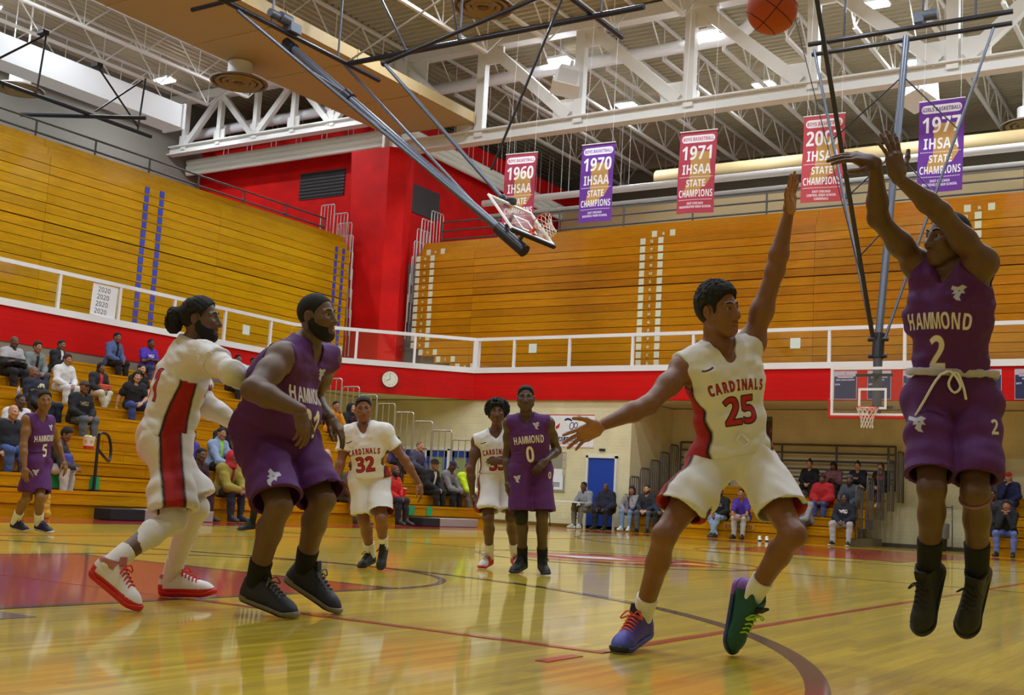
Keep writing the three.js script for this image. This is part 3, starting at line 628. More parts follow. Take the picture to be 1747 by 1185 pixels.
for (const [x, y, z, ry, rx, lab] of [[-11.3, 29.85, 13.85, .6, -.35, 'white boxy loudspeaker hung under the main truss'], [-.85, 31.5, 12.55, -.5, -.35, 'white boxy loudspeaker behind the basket mast']]) {
  const t = thing('hall_speaker', lab, 'speaker');
  const sshape = poly([[-.42, -.3], [.42, -.3], [.3, .38], [-.3, .38]]);
  const g = new THREE.ExtrudeGeometry(sshape, { depth: .7, bevelEnabled: true, bevelSize: .02, bevelThickness: .02, bevelSegments: 1 }); g.translate(0, 0, -.35);
  mesh('cabinet', g, M.white, t); mesh('grille', new THREE.BoxGeometry(.62, .5, .03).translate(0, -.02, .375), std(srgb(206, 200, 196), .8), t);
  mesh('bracket', new THREE.BoxGeometry(.1, .5, .1).translate(0, .6, 0), M.steel, t); if (y > 31) mesh('hanger', bar(V0(0, .8, 0), V0(0, ZD - z, (ZD - z) * .3), .02, 6), M.steel, t);
  t.position.copy(P(x, y, z)); t.rotation.set(rx, ry, 0);
}
struct('window_1', [box(-24.35, -22.1, 31.96, 32, 11.75, 12.8)], M.vent); struct('window_2', [box(-18.9, -18.86, 31.45, 33.7, 10.85, 11.9)], M.vent);
{ // frames with slats on the two vents
  const g = []; for (let k = 0; k < 8; k++) g.push(box(-24.35, -22.1, 31.93, 31.97, 11.8 + k * .13, 11.84 + k * .13)); mesh('trim_4', g, M.dark).userData.kind = 'structure';
}

// ---------------------------------------------------------------- high-bay lamps
const glow = new THREE.MeshStandardMaterial({ color: 0x000000, emissive: LAMP_COLOR, emissiveIntensity: 9 });
const lampBody = std(srgb(210, 208, 204), .4);
const lampSpots = [];
for (const x of [8.5, 3.2, -2.1, -7.3, -12.6]) for (const y of [3, 10, 17, 24.5, 31.5, 36.4]) lampSpots.push([x, y]);
for (const y of [5, 12.4, 20, 27.2]) lampSpots.push([-22, y], [-27, y]);
let lampProto = null;
const LAMPS = { '-2.1,31.5': 'high bay lamp at the top edge right of the flying ball', '-7.3,31.5': 'high bay lamp just left of the flying ball', '-12.6,31.5': 'high bay lamp behind the white loudspeaker', '-7.3,36.4': 'high bay lamp right above the bottom chord between ball and banners', '-2.1,36.4': 'high bay lamp behind the grey mast of the lowered hoop', '-12.6,36.4': 'high bay lamp above the purple 1970 banner', '-22,20': 'high bay lamp at the top left over the left bleachers' };
lampSpots.forEach(([x, y]) => {
  let t;
  if (!lampProto) {
    t = lampProto = new THREE.Group();
    mesh('housing', new RoundedBoxGeometry(.78, .1, .5, 3, .04).translate(0, .07, 0), lampBody, t);
    mesh('diffuser_panel', new RoundedBoxGeometry(.7, .05, .42, 3, .02), glow, t);
    mesh('stem', new THREE.CylinderGeometry(.02, .02, .75, 6).translate(0, .45, 0), lampBody, t);
  } else t = lampProto.clone();
  t.name = numbered('high_bay_lamp'); scene.add(t); t.position.copy(P(x, y, 15.35));
  t.userData = { label: LAMPS[x + ',' + y] ?? 'bright rectangular high bay lamp hanging under the roof deck', category: 'lamp', group: 'high bay lamps' };
  const l = new THREE.RectAreaLight(LAMP_COLOR, LAMP_POWER, .7, .42); l.position.copy(P(x, y, 15.31)); l.lookAt(P(x, y, 0)); l.name = numbered('lamp_light'); scene.add(l);
});

// ---------------------------------------------------------------- baskets
const rimMat = std(srgb(206, 66, 22), .4), netMat = std(srgb(226, 220, 206), .8), padRed = std(srgb(196, 26, 24), .5);
function board(t, square = true) {      // local frame: face towards +z, bottom edge centre at the origin, y up
  const W = 1.83, H = 1.067;
  mesh('backboard_glass', new THREE.BoxGeometry(W - .06, H - .06, .012).translate(0, H / 2, 0), M.glass, t);
  const f = (x0, x1, y0, y1) => new THREE.BoxGeometry(x1 - x0, y1 - y0, .045).translate((x0 + x1) / 2, (y0 + y1) / 2, 0);
  mesh('frame', [f(-W / 2, W / 2, 0, .06), f(-W / 2, W / 2, H - .06, H), f(-W / 2, -W / 2 + .06, .06, H - .06), f(W / 2 - .06, W / 2, .06, H - .06)], M.white, t);
  const s = (x0, x1, y0, y1) => new THREE.BoxGeometry(x1 - x0, y1 - y0, .006).translate((x0 + x1) / 2, (y0 + y1) / 2, .01);
  mesh('target_square', [s(-.305, .305, .15, .2), s(-.305, .305, .555, .605), s(-.305, -.255, .2, .555), s(.255, .305, .2, .555)], M.white, t);
  const rim = mesh('rim', [new THREE.TorusGeometry(.235, .011, 10, 48).rotateX(Math.PI / 2).translate(0, .15, .385), new THREE.BoxGeometry(.13, .12, .05).translate(0, .1, .04), new THREE.BoxGeometry(.1, .03, .12).translate(0, .13, .1)], rimMat, t);
  const ng = [], N = 12, ringAt = (k) => [.228, .19, .15, .125, .118, .128][k], zAt = k => .14 - k * .085;
  for (let k = 0; k < 5; k++) for (let i = 0; i < N; i++) for (const d of [-1, 1]) {
    const a = (i + k * .5) / N * 2 * Math.PI, b = (i + k * .5 + d * .5) / N * 2 * Math.PI;
    ng.push(bar(new THREE.Vector3(ringAt(k) * Math.cos(a), zAt(k), .385 + ringAt(k) * Math.sin(a)), new THREE.Vector3(ringAt(k + 1) * Math.cos(b), zAt(k + 1), .385 + ringAt(k + 1) * Math.sin(b)), .006, 4));
  }
  mesh('net', ng, netMat, t);
}
function V2(a, b, k) { return a.clone().lerp(b, k); }
{
  const t = thing('basketball_hoop', 'lowered glass basketball hoop with red edge padding hung from a grey ceiling mast', 'basketball hoop');
  const b = new THREE.Group(); b.name = 'backboard'; t.add(b); board(b);
  mesh('edge_pad', [new RoundedBoxGeometry(1.9, .07, .07, 2, .02).translate(0, -.02, 0), new RoundedBoxGeometry(.06, .42, .07, 2, .02).translate(-.935, .16, 0), new RoundedBoxGeometry(.06, .42, .07, 2, .02).translate(.935, .16, 0)], padRed, b);
  b.position.copy(P(0, 24.38, 2.9));
  const hub = P(0, 24.75, 4.6), top = P(.02, 26.7, 12.25);
  mesh('mast', [bar(hub, top, .085, 12), bar(P(0, 24.72, 3.0), hub, .1, 12)], M.greyPipe, t);
  mesh('mast_socket', [bar(P(0, 24.73, 4.2), P(0, 24.8, 4.75), .13, 12), bar(P(-.22, 24.75, 4.62), P(.22, 24.75, 4.62), .05, 8), bar(P(-.2, 24.73, 4.25), P(.2, 24.73, 4.25), .05, 8)], M.blackPipe, t);
  mesh('board_arm', [beam(P(-.4, 24.5, 3.1), P(.4, 24.5, 3.1), .06, .06), beam(P(-.4, 24.5, 3.8), P(.4, 24.5, 3.8), .06, .06), bar(P(0, 24.72, 3.1), P(0, 24.45, 3.1), .05, 8), bar(P(0, 24.72, 3.8), P(0, 24.45, 3.8), .05, 8)], M.blackPipe, t);
  const bl = P(-2.25, 26.7, 12.46), br = P(2.42, 26.7, 12.2);
  mesh('header_pipe', bar(P(-2.4, 26.7, 12.46), P(2.42, 26.7, 12.2).setY(12.46), .06, 10), M.blackPipe, t);
  mesh('header_pipe', bar(P(-2.3, 26.7, 12.18), P(2.4, 26.7, 12.18), .055, 10), M.blackPipe, t);
  const sl = P(-2.25, 26.7, 12.3), sr = P(2.0, 26.7, 12.15), hl = P(-.12, 24.75, 4.62), hr = P(.14, 24.75, 4.62);
  mesh('strut', bar(hl, sl, .035, 8), M.greyPipe, t); mesh('strut', bar(hr, sr, .035, 8), M.greyPipe, t);
  mesh('forward_brace', bar(P(-.08, 24.6, 4.66), P(0, 19.4, 11.7), .05, 8), M.blackPipe, t);
  for (const [k, j] of [[.25, .36], [.45, .6], [.66, .86]]) { mesh('cross_rod', bar(V2(hl, sl, k), V2(hub, top, j), .018, 6), M.blackPipe, t); mesh('cross_rod', bar(V2(hr, sr, k), V2(hub, top, j), .018, 6), M.blackPipe, t); }
  mesh('motor', [new THREE.CylinderGeometry(.13, .13, .34, 16).rotateZ(Math.PI / 2).translate(.55, 12.75, -26.8), new THREE.BoxGeometry(.22, .24, .24).translate(.3, 12.7, -26.8)], M.greyPipe, t);
  for (const x of [-1.5, .4, 1.6]) mesh('drop_rod', bar(P(x, 26.7, 12.46), P(x, 26.9, ZD), .03, 6), M.blackPipe, t);
  mesh('hoist_cable', bar(P(-.04, 24.5, 4.9), P(-2.0, 24.2, 12.6), .012, 5), M.blackPipe, t);
}
{
  const t = thing('basketball_hoop', 'folded up glass basketball hoop swung to the roof on a long grey mast', 'basketball hoop');
  const Y0 = 20.8, bm = P(-6.56, Y0, 6.53), u = P(-.635, 0, .772), n = P(.772, 0, .635), w = u.clone().cross(n);
  const b = new THREE.Group(); b.name = 'backboard'; t.add(b); board(b);
  b.matrixAutoUpdate = true; b.quaternion.setFromRotationMatrix(new THREE.Matrix4().makeBasis(w, u, n)); b.position.copy(bm);
  mesh('edge_pad', new RoundedBoxGeometry(1.86, .07, .1, 2, .02).translate(0, -.03, -.02), M.rubber, b);
  const top = P(-14.55, Y0, 12.35), low = P(-7.0, Y0, 6.4);
  mesh('mast', bar(top, low, .1, 14), M.greyPipe, t);
  for (const [a, b] of [[.93, 1.03], [-.01, .03], [.28, .31]]) mesh('mast_collar', bar(V2(top, low, a), V2(top, low, b), .15, 12), M.blackPipe, t);
  mesh('board_arm', [bar(V2(top, low, .95), bm.clone().addScaledVector(u, .8).addScaledVector(n, -.05), .045, 8), bar(low, bm.clone().addScaledVector(u, .25).addScaledVector(n, -.05), .045, 8), bar(bm.clone().addScaledVector(u, .25).addScaledVector(n, -.06).addScaledVector(w, .5), bm.clone().addScaledVector(u, .25).addScaledVector(n, -.06).addScaledVector(w, -.5), .035, 8)], M.blackPipe, t);
  mesh('pivot_pipe', bar(P(-14.3, 17.4, 12.5), P(-14.3, 24.3, 12.5), .07, 10), M.blackPipe, t);
  mesh('cross_pipe', bar(P(-15.5, 18.3, 12.5), P(-13.4, 18.3, 12.5), .06, 8), M.blackPipe, t);
  mesh('cross_pipe', bar(P(-14.31, 22.9, 12.5), P(-5.15, 22.95, 12.5), .075, 10), M.blackPipe, t);
  const sa = P(-14.3, 18.7, 12.42), sb = P(-14.3, 22.8, 12.42), m1 = V2(top, low, .95), m2 = V2(top, low, .9);
  mesh('strut', bar(sa, m1, .045, 8), M.greyPipe, t); mesh('strut', bar(sb, m2, .04, 8), M.greyPipe, t);
  for (const k of [.28, .5, .75]) mesh('strut_tie', bar(V2(sa, m1, k), V2(top, low, k * .95), .025, 6), M.greyPipe, t);
  const kink = P(-11.22, Y0, 11.3), ke = P(-7.45, Y0, 7.5), dt = P(-6.6, Y0 + .3, 12.4);
  mesh('fold_brace', bar(kink, ke, .05, 8), M.greyPipe, t); mesh('fold_brace', bar(kink, dt, .055, 8), M.blackPipe, t);
  mesh('brace_joint', new THREE.SphereGeometry(.09, 12, 8).translate(kink.x, kink.y, kink.z), M.blackPipe, t); mesh('brace_joint', [new THREE.SphereGeometry(.1, 12, 8).translate(ke.x, ke.y, ke.z), new RoundedBoxGeometry(.3, .16, .16, 2, .03).translate(ke.x + .2, ke.y - .1, ke.z)], M.blackPipe, t);
  mesh('hoist_strap', bar(P(-7.81, Y0, 8.2), P(-6.1, Y0, 12.1), .03, 6), M.blackPipe, t);
  mesh('header_pipe', bar(P(-6.6, 17, 12.6), P(-6.6, 24.6, 12.6), .07, 10), M.blackPipe, t);
  mesh('motor', [new THREE.CylinderGeometry(.15, .15, .36, 16).rotateX(Math.PI / 2).translate(-14.25, 12.8, -20.3), new THREE.CylinderGeometry(.11, .11, .3, 16).rotateX(Math.PI / 2).translate(-14.25, 12.78, -19.9), new THREE.BoxGeometry(.3, .25, .4).translate(-14.25, 12.65, -20.6)], M.greyPipe, t);
  for (const [x, y] of [[-14.3, 19.9], [-14.3, 22.5], [-10.5, 22.93], [-6.3, 22.93]]) mesh('drop_rod', bar(P(x, y, 12.5), P(x, y, ZD), .032, 6), M.greyPipe, t);
  mesh('stay_rod', bar(P(-14.2, 22.9, 12.6), P(-10.2, 23.4, 14.6), .03, 6), M.chrome, t); mesh('stay_rod', bar(P(-12.2, 22.9, 12.5), P(-13.2, 20.4, ZD), .035, 6), M.greyPipe, t); mesh('stay_rod', bar(P(-10.5, 22.9, 12.5), P(-9.4, 20.3, 14.5), .03, 6), M.greyPipe, t);
}
{ // dark folded frame over the left balcony
  const t = thing('folded_hoop_frame', 'dark pipe frame of a folded hoop above the left balcony', 'frame');
  const X = -20.5, q = (y, z) => P(X, y, z);
  mesh('pipe', bar(q(14.5, 10.75), q(21.5, 10.75), .06, 8), M.blackPipe, t);
  mesh('pipe', bar(P(-22, 18.2, 10.6), P(-19.2, 20.2, 10.75), .06, 8), M.blackPipe, t);
  for (const [y0, z0, y1, z1, n] of [[17.6, 10.8, 17.7, 12.5, 'drop_rod'], [17.6, 12.4, 16, 11, 'cross_rod'], [21, 10.8, 21.1, 12.4, 'drop_rod'], [19.4, 12.2, 21, 10.9, 'cross_rod'], [21, 12.3, 19.5, 10.9, 'cross_rod']]) mesh(n, bar(q(y0, z0), q(y1, z1), .03, 6), M.blackPipe, t);
  for (const [y, z] of [[16, 11.6], [17.6, 12.5], [19.4, 12.2]]) mesh('clamp', new RoundedBoxGeometry(.3, .14, .2, 2, .03).translate(X, z, -y), M.blackPipe, t);
}
// ---------------------------------------------------------------- signed-distance bodies
// A grid of distances to tapered capsules and ellipsoids joined by a smooth minimum, meshed by surface nets.
class Field {
  constructor(lo, hi, h) {
    this.h = h; this.lo = lo.clone(); this.n = ['x', 'y', 'z'].map(k => Math.ceil((hi[k] - lo[k]) / h) + 2);
    this.d = new Float32Array(this.n[0] * this.n[1] * this.n[2]).fill(1);
  }
  each(min, max, fn) {
    const { h, lo, n, d } = this, r = (v, k, i) => Math.max(0, Math.min(n[i] - 1, Math.round((v - lo[k]) / h)));
    const x0 = r(min.x, 'x', 0), x1 = r(max.x, 'x', 0), y0 = r(min.y, 'y', 1), y1 = r(max.y, 'y', 1), z0 = r(min.z, 'z', 2), z1 = r(max.z, 'z', 2);
    for (let z = z0; z <= z1; z++) for (let y = y0; y <= y1; y++) { let i = (z * n[1] + y) * n[0] + x0; for (let x = x0; x <= x1; x++, i++) d[i] = fn(lo.x + x * h, lo.y + y * h, lo.z + z * h, d[i]); }
  }
  static smin(a, b, k) { const q = Math.max(k - Math.abs(a - b), 0) / k; return Math.min(a, b) - q * q * k * .25; }
  capsule(a, b, ra, rb, k = .03, sub = false) {
    const m = Math.max(ra, rb) + k + 3 * this.h, min = a.clone().min(b).subScalar(m), max = a.clone().max(b).addScalar(m);
    const dx = b.x - a.x, dy = b.y - a.y, dz = b.z - a.z, L = dx * dx + dy * dy + dz * dz || 1e-9;
    this.each(min, max, (x, y, z, o) => {
      const px = x - a.x, py = y - a.y, pz = z - a.z, t = Math.max(0, Math.min(1, (px * dx + py * dy + pz * dz) / L));
      const v = Math.hypot(px - dx * t, py - dy * t, pz - dz * t) - (ra + (rb - ra) * t);
      return sub ? -Field.smin(-o, v, k) : Field.smin(o, v, k);
    });
    return this;
  }
  ball(a, r, k, sub) { return this.capsule(a, a, r, r, k, sub); }
  // ellipsoid: centre, radii along the axes ax (three unit vectors, default world)
  ell(c, r, k = .02, ax = null, sub = false) {
    const m = Math.max(r.x, r.y, r.z) + k + 3 * this.h;
    this.each(c.clone().subScalar(m), c.clone().addScalar(m), (x, y, z, o) => {
      let px = x - c.x, py = y - c.y, pz = z - c.z;
      if (ax) { const q = px * ax[0].x + py * ax[0].y + pz * ax[0].z, s = px * ax[1].x + py * ax[1].y + pz * ax[1].z, t = px * ax[2].x + py * ax[2].y + pz * ax[2].z; px = q; py = s; pz = t; }
      const k0 = Math.hypot(px / r.x, py / r.y, pz / r.z), k1 = Math.hypot(px / (r.x * r.x), py / (r.y * r.y), pz / (r.z * r.z));
      const v = k1 < 1e-9 ? -Math.min(r.x, r.y, r.z) : k0 * (k0 - 1) / k1;
      return sub ? -Field.smin(-o, v, k) : Field.smin(o, v, k);
    });
    return this;
  }
  cut(p, nrm) { this.each(this.lo, this.lo.clone().addScalar(99), (x, y, z, o) => Math.max(o, (x - p.x) * nrm.x + (y - p.y) * nrm.y + (z - p.z) * nrm.z)); return this; }   // drops the side that nrm points to
  map(fn) { this.each(this.lo, this.lo.clone().addScalar(99), fn); return this; }
  mesh() {
    const { n, d, h, lo } = this, [nx, ny, nz] = n, sx = 1, sy = nx, sz = nx * ny, pos = [], nor = [], idx = [], id = new Int32Array(d.length).fill(-1);
    const corner = [0, sx, sy, sx + sy, sz, sx + sz, sy + sz, sx + sy + sz], edges = [[0, 1], [2, 3], [4, 5], [6, 7], [0, 2], [1, 3], [4, 6], [5, 7], [0, 4], [1, 5], [2, 6], [3, 7]];
    const cx = c => c & 1, cy = c => (c >> 1) & 1, cz = c => c >> 2;
    for (let z = 0; z < nz - 1; z++) for (let y = 0; y < ny - 1; y++) for (let x = 0; x < nx - 1; x++) {
      const i = x + y * sy + z * sz; let neg = 0;
      for (let c = 0; c < 8; c++) if (d[i + corner[c]] < 0) neg++;
      if (!neg || neg === 8) continue;
      let px = 0, py = 0, pz = 0, m = 0;
      for (const [a, b] of edges) { const va = d[i + corner[a]], vb = d[i + corner[b]]; if ((va < 0) === (vb < 0)) continue; const t = va / (va - vb); px += cx(a) + (cx(b) - cx(a)) * t; py += cy(a) + (cy(b) - cy(a)) * t; pz += cz(a) + (cz(b) - cz(a)) * t; m++; }
      px /= m; py /= m; pz /= m;
      const v = corner.map(c => d[i + c]), L = (a, b, t) => a + (b - a) * t;
      const gx = L(L(v[1] - v[0], v[3] - v[2], py), L(v[5] - v[4], v[7] - v[6], py), pz), gy = L(L(v[2] - v[0], v[3] - v[1], px), L(v[6] - v[4], v[7] - v[5], px), pz), gz = L(L(v[4] - v[0], v[5] - v[1], px), L(v[6] - v[2], v[7] - v[3], px), py), gl = Math.hypot(gx, gy, gz) || 1;
      id[i] = pos.length / 3; pos.push(lo.x + (x + px) * h, lo.y + (y + py) * h, lo.z + (z + pz) * h); nor.push(gx / gl, gy / gl, gz / gl);
    }
    for (let z = 1; z < nz - 1; z++) for (let y = 1; y < ny - 1; y++) for (let x = 1; x < nx - 1; x++) {
      const i = x + y * sy + z * sz, s = d[i] < 0;
      for (const [st, a, b] of [[sx, sy, sz], [sy, sz, sx], [sz, sx, sy]]) {
        if (s === (d[i + st] < 0)) continue;
        const q = [id[i], id[i - a], id[i - a - b], id[i - b]]; if (q.some(v => v < 0)) continue;
        if (s) idx.push(q[0], q[1], q[2], q[0], q[2], q[3]); else idx.push(q[0], q[2], q[1], q[0], q[3], q[2]);
      }
    }
    const g = new THREE.BufferGeometry();
    g.setAttribute('position', new THREE.Float32BufferAttribute(pos, 3)); g.setAttribute('normal', new THREE.Float32BufferAttribute(nor, 3)); g.setIndex(idx);
    return g;
  }
}
const V = (x, y, z) => new THREE.Vector3(x, y, z);
const mix = (a, b, t) => a.clone().lerp(b, t);
const bounds = (pts, m) => { const lo = pts[0].clone(), hi = pts[0].clone(); for (const p of pts) { lo.min(p); hi.max(p); } return [lo.subScalar(m), hi.addScalar(m)]; };
const frame = (x, y, z, p) => new THREE.Matrix4().makeBasis(x, y, z).setPosition(p);
const basisFrom = (fwd, up) => { const z = fwd.clone().normalize(), x = up.clone().cross(z).normalize(), y = z.clone().cross(x); return [x, y, z]; };
const mirrorX = g => { g = g.clone(); const p = g.attributes.position, n = g.attributes.normal; for (let i = 0; i < p.count; i++) { p.setX(i, -p.getX(i)); n.setX(i, -n.getX(i)); } const ix = g.index.array; for (let i = 0; i < ix.length; i += 3) { const t = ix[i]; ix[i] = ix[i + 1]; ix[i + 1] = t; } return g; };
function paint(g, fn) { const p = g.attributes.position, c = new Float32Array(p.count * 3), v = V(), n = V(); for (let i = 0; i < p.count; i++) { v.fromBufferAttribute(p, i); n.fromBufferAttribute(g.attributes.normal, i); const q = fn(v, n); c[i * 3] = q.r; c[i * 3 + 1] = q.g; c[i * 3 + 2] = q.b; } g.setAttribute('color', new THREE.BufferAttribute(c, 3)); return g; }
function wrinkle(g, amp, freq, dir = V(0, 1, 0)) {   // cloth folds, mostly across `dir`
  const p = g.attributes.position, n = g.attributes.normal;
  for (let i = 0; i < p.count; i++) {
    const x = p.getX(i), y = p.getY(i), z = p.getZ(i), t = x * dir.x + y * dir.y + z * dir.z;
    const w = nA((x + z * .6) * freq * .5 + 40 + nC(y * 6 + 9, x * 5 + 7) * 1.5, t * freq + 40) - .5 + .5 * (nB((z - x) * freq + 60, t * freq * 1.9 + 30) - .5);
    p.setXYZ(i, x + n.getX(i) * w * amp, y + n.getY(i) * w * amp, z + n.getZ(i) * w * amp);
  }
  g.computeVertexNormals(); return g;
}

// ---- head: local frame, +z face, +y up, +x the person's left, origin between the ears
const headCache = {};
function headGeo(h, skin, lip) {
  const key = h; let g = headCache[key];
  if (!g) {
    const f = new Field(V(-.105, -.17, -.125), V(.105, .14, .13), h);
    f.ell(V(0, .03, -.012), V(.075, .09, .096), .02).ell(V(0, -.03, .024), V(.063, .083, .07), .03).ball(V(0, -.098, .06), .024, .03);
    for (const s of [-1, 1]) {
      f.capsule(V(.052 * s, -.05, .005), V(.018 * s, -.096, .058), .028, .022, .03).ball(V(.04 * s, -.018, .06), .026, .03);
      f.ell(V(.033 * s, .009, .1), V(.021, .0135, .022), .012, null, true);
      f.capsule(V(.02 * s, .028, .083), V(.048 * s, .026, .07), .01, .009, .014);
      f.capsule(V(.02 * s, -.002, .079), V(.046 * s, .0, .068), .0095, .008, .008); f.capsule(V(.021 * s, .02, .081), V(.046 * s, .019, .07), .0062, .0058, .006);
      f.ell(V(.079 * s, .0, -.012), V(.011, .031, .02), .008).ell(V(.088 * s, .002, -.006), V(.006, .019, .011), .005, null, true);
      f.ball(V(.0165 * s, -.0345, .094), .0118, .008);
    }
    f.capsule(V(0, .018, .086), V(0, -.031, .1065), .0105, .0155, .014);
    f.capsule(V(-.022, -.0625, .082), V(.022, -.0625, .082), .0095, .0095, .008).capsule(V(-.009, -.061, .0905), V(.009, -.061, .0905), .0095, .0095, .008).capsule(V(-.018, -.077, .081), V(.018, -.077, .081), .0098, .0098, .008).capsule(V(-.007, -.0775, .0885), V(.007, -.0775, .0885), .0102, .0102, .008);
    f.capsule(V(-.026, -.0695, .09), V(0, -.0692, .1), .0018, .002, .004, true).capsule(V(.026, -.0695, .09), V(0, -.0692, .1), .0018, .002, .004, true);
    f.capsule(V(0, -.05, -.025), V(0, -.16, -.035), .055, .054, .03);
    g = headCache[key] = f.mesh();
  }
  return paint(g.clone(), p => p.z > .078 && Math.abs(p.x) < .026 && p.y < -.0545 && p.y > -.088 ? lip : skin);
}
function eyePair(t, M4, dark) {
  const w = [], i = [];
  for (const s of [-1, 1]) { w.push(new THREE.SphereGeometry(.0118, 16, 12).translate(.033 * s, .009, .0752)); i.push(new THREE.SphereGeometry(.0066, 12, 8).scale(1, 1, .5).translate(.033 * s, .009, .0847)); }
  for (const [n, l, m] of [['eye', w, eyeWhite], ['iris', i, dark]]) for (const g of l) mesh(n, g.applyMatrix4(M4), m, t);
}
const eyeWhite = std(srgb(158, 144, 132), .4), irisDark = std(srgb(24, 14, 10), .2);
function browGeo() { const l = []; for (const s of [-1, 1]) l.push(tube([V(.013 * s, .03, .095), V(.03 * s, .037, .09), V(.05 * s, .029, .074)], .0034, 10, 5)); return l; }
// hair styles, as fields over the skull
function hairGeo(style, h) {
  const big = style === 'afro' || style === 'big';
  const f = new Field(V(-.18, -.2, -.24), V(.18, .22, .16), h), sk = (t, k = .02) => f.ell(V(0, .03, -.012), V(.075 + t, .09 + t, .096 + t), k);
  const noise = (a, fr) => f.map((x, y, z, o) => Math.abs(o) < .06 ? o + a * (nA(x * fr + 50, y * fr + z * fr * .7 + 50) + nB(z * fr + 70, (y - x) * fr + 30) - 1) : o);
  let cs = 11; const cr = () => { cs = cs * 16807 % 2147483647; return cs / 2147483647; };
  const curls = (n, r, c, R, ymin, zmax) => { for (let i = 0; i < n; i++) { const u = cr() * 2 - 1, a = cr() * 6.283, w = Math.sqrt(1 - u * u), p = V(c.x + R.x * w * Math.cos(a), c.y + R.y * u, c.z + R.z * w * Math.sin(a)); if (p.y < ymin || (p.z > zmax && p.y < .07)) continue; f.ball(p, r * (.7 + .6 * cr()), .006); } };
  // the scalp: everything in front of the hairline, or below the nape, is dropped
  const lim = y => (y > .09 ? .066 + (y - .09) * 4 : y > .03 ? .03 + (y - .03) * .69 : y > -.03 ? .012 + (y + .03) * .3 : -.03);
  const scalp = (dz = 0) => f.map((x, y, z, o) => { const w = .012 * (nA(x * 70 + 40, y * 70 + z * 40 + 40) - .5); return Math.max(o, z - lim(y - dz * .4 + w) - dz + w, -.078 - y); }); const ears = () => { for (const s of [-1, 1]) f.ell(V(.088 * s, .001, -.004), V(.032, .036, .03), .008, null, true); };
  if (style === 'short' || style === 'grey') { sk(.006); scalp(); ears(); }
  else if (style === 'fade') { sk(.007); f.ell(V(0, .075, -.004), V(.073, .055, .088), .02); scalp(-.006); ears(); }
  else if (style === 'curly') { sk(.018); f.ell(V(0, .084, -.004), V(.072, .056, .09), .03); curls(620, .0075, V(0, .05, -.012), V(.086, .1, .106), .0, .055); scalp(.01); ears(); }
  else if (style === 'afro') { f.ell(V(0, .045, -.02), V(.115, .105, .108), .02); curls(520, .012, V(0, .045, -.02), V(.127, .117, .12), -.08, .06); f.map((x, y, z, o) => Math.max(o, Math.abs(x) < .072 ? z - lim(y) - .02 : z - .03, -.085 - y)); }
  else if (style === 'bun') { sk(.013); scalp(); f.capsule(V(0, .035, -.1), V(0, .03, -.135), .028, .03, .02).ell(V(0, .0, -.155), V(.045, .062, .04), .03).ball(V(.01, -.055, -.15), .025, .03); ears(); curls(160, .011, V(0, -.01, -.155), V(.045, .065, .042), -.2, .3); noise(.006, 80); }
  else if (style === 'topbun') { sk(.012); scalp(); f.ball(V(0, .14, -.03), .042, .02); noise(.008, 60); }
  else if (style === 'long') { sk(.018); f.capsule(V(.06, .02, -.03), V(.075, -.15, -.02), .035, .04, .03).capsule(V(-.06, .02, -.03), V(-.075, -.15, -.02), .035, .04, .03).capsule(V(0, .0, -.08), V(0, -.15, -.08), .06, .06, .03); f.map((x, y, z, o) => Math.max(o, z > .045 - (y > .06 ? -.06 : 0) && y < .075 ? .02 : -1)); noise(.01, 50); }
  else if (style === 'beard') { f.ell(V(0, -.03, .024), V(.0675, .0885, .0745), .03).ball(V(0, -.1, .062), .028, .03); for (const s of [-1, 1]) f.capsule(V(.056 * s, -.04, .0), V(.02 * s, -.1, .06), .031, .026, .03); f.map((x, y, z, o) => Math.max(o, z < .03 ? y - .005 : y + .03 + (z - .03) * .5, -.006 - z + Math.min(0, y + .05) * .4, Math.abs(x) < .026 && y > -.087 && y < -.054 && z > .05 ? .01 : -1)); }
  else if (style === 'beanie') { sk(.018); f.ell(V(0, .085, -.02), V(.075, .07, .09), .03); f.map((x, y, z, o) => Math.max(o, .048 + .25 * z - y - .0 + (z < 0 ? -.03 : 0))); f.map((x, y, z, o) => o); }
  else if (style === 'cap') { sk(.014); f.map((x, y, z, o) => Math.max(o, .045 + .1 * z - y)); f.ell(V(0, .055, .12), V(.07, .008, .06), .01); }
  else if (style === 'hood') { f.ell(V(0, .02, -.03), V(.115, .13, .125), .02).capsule(V(0, -.06, -.05), V(0, -.15, -.04), .1, .12, .04); f.ell(V(0, 0, .1), V(.075, .1, .12), .01, null, true); }
  else if (style === 'brim') { sk(.016); f.map((x, y, z, o) => Math.max(o, .05 - y)); f.ell(V(0, .055, 0), V(.15, .012, .16), .01); f.ell(V(0, .09, -.01), V(.08, .06, .1), .02); }
  return f.mesh();
}
const hairCache = {};
const hairOf = (style, h) => hairCache[style + h] ??= hairGeo(style, h);

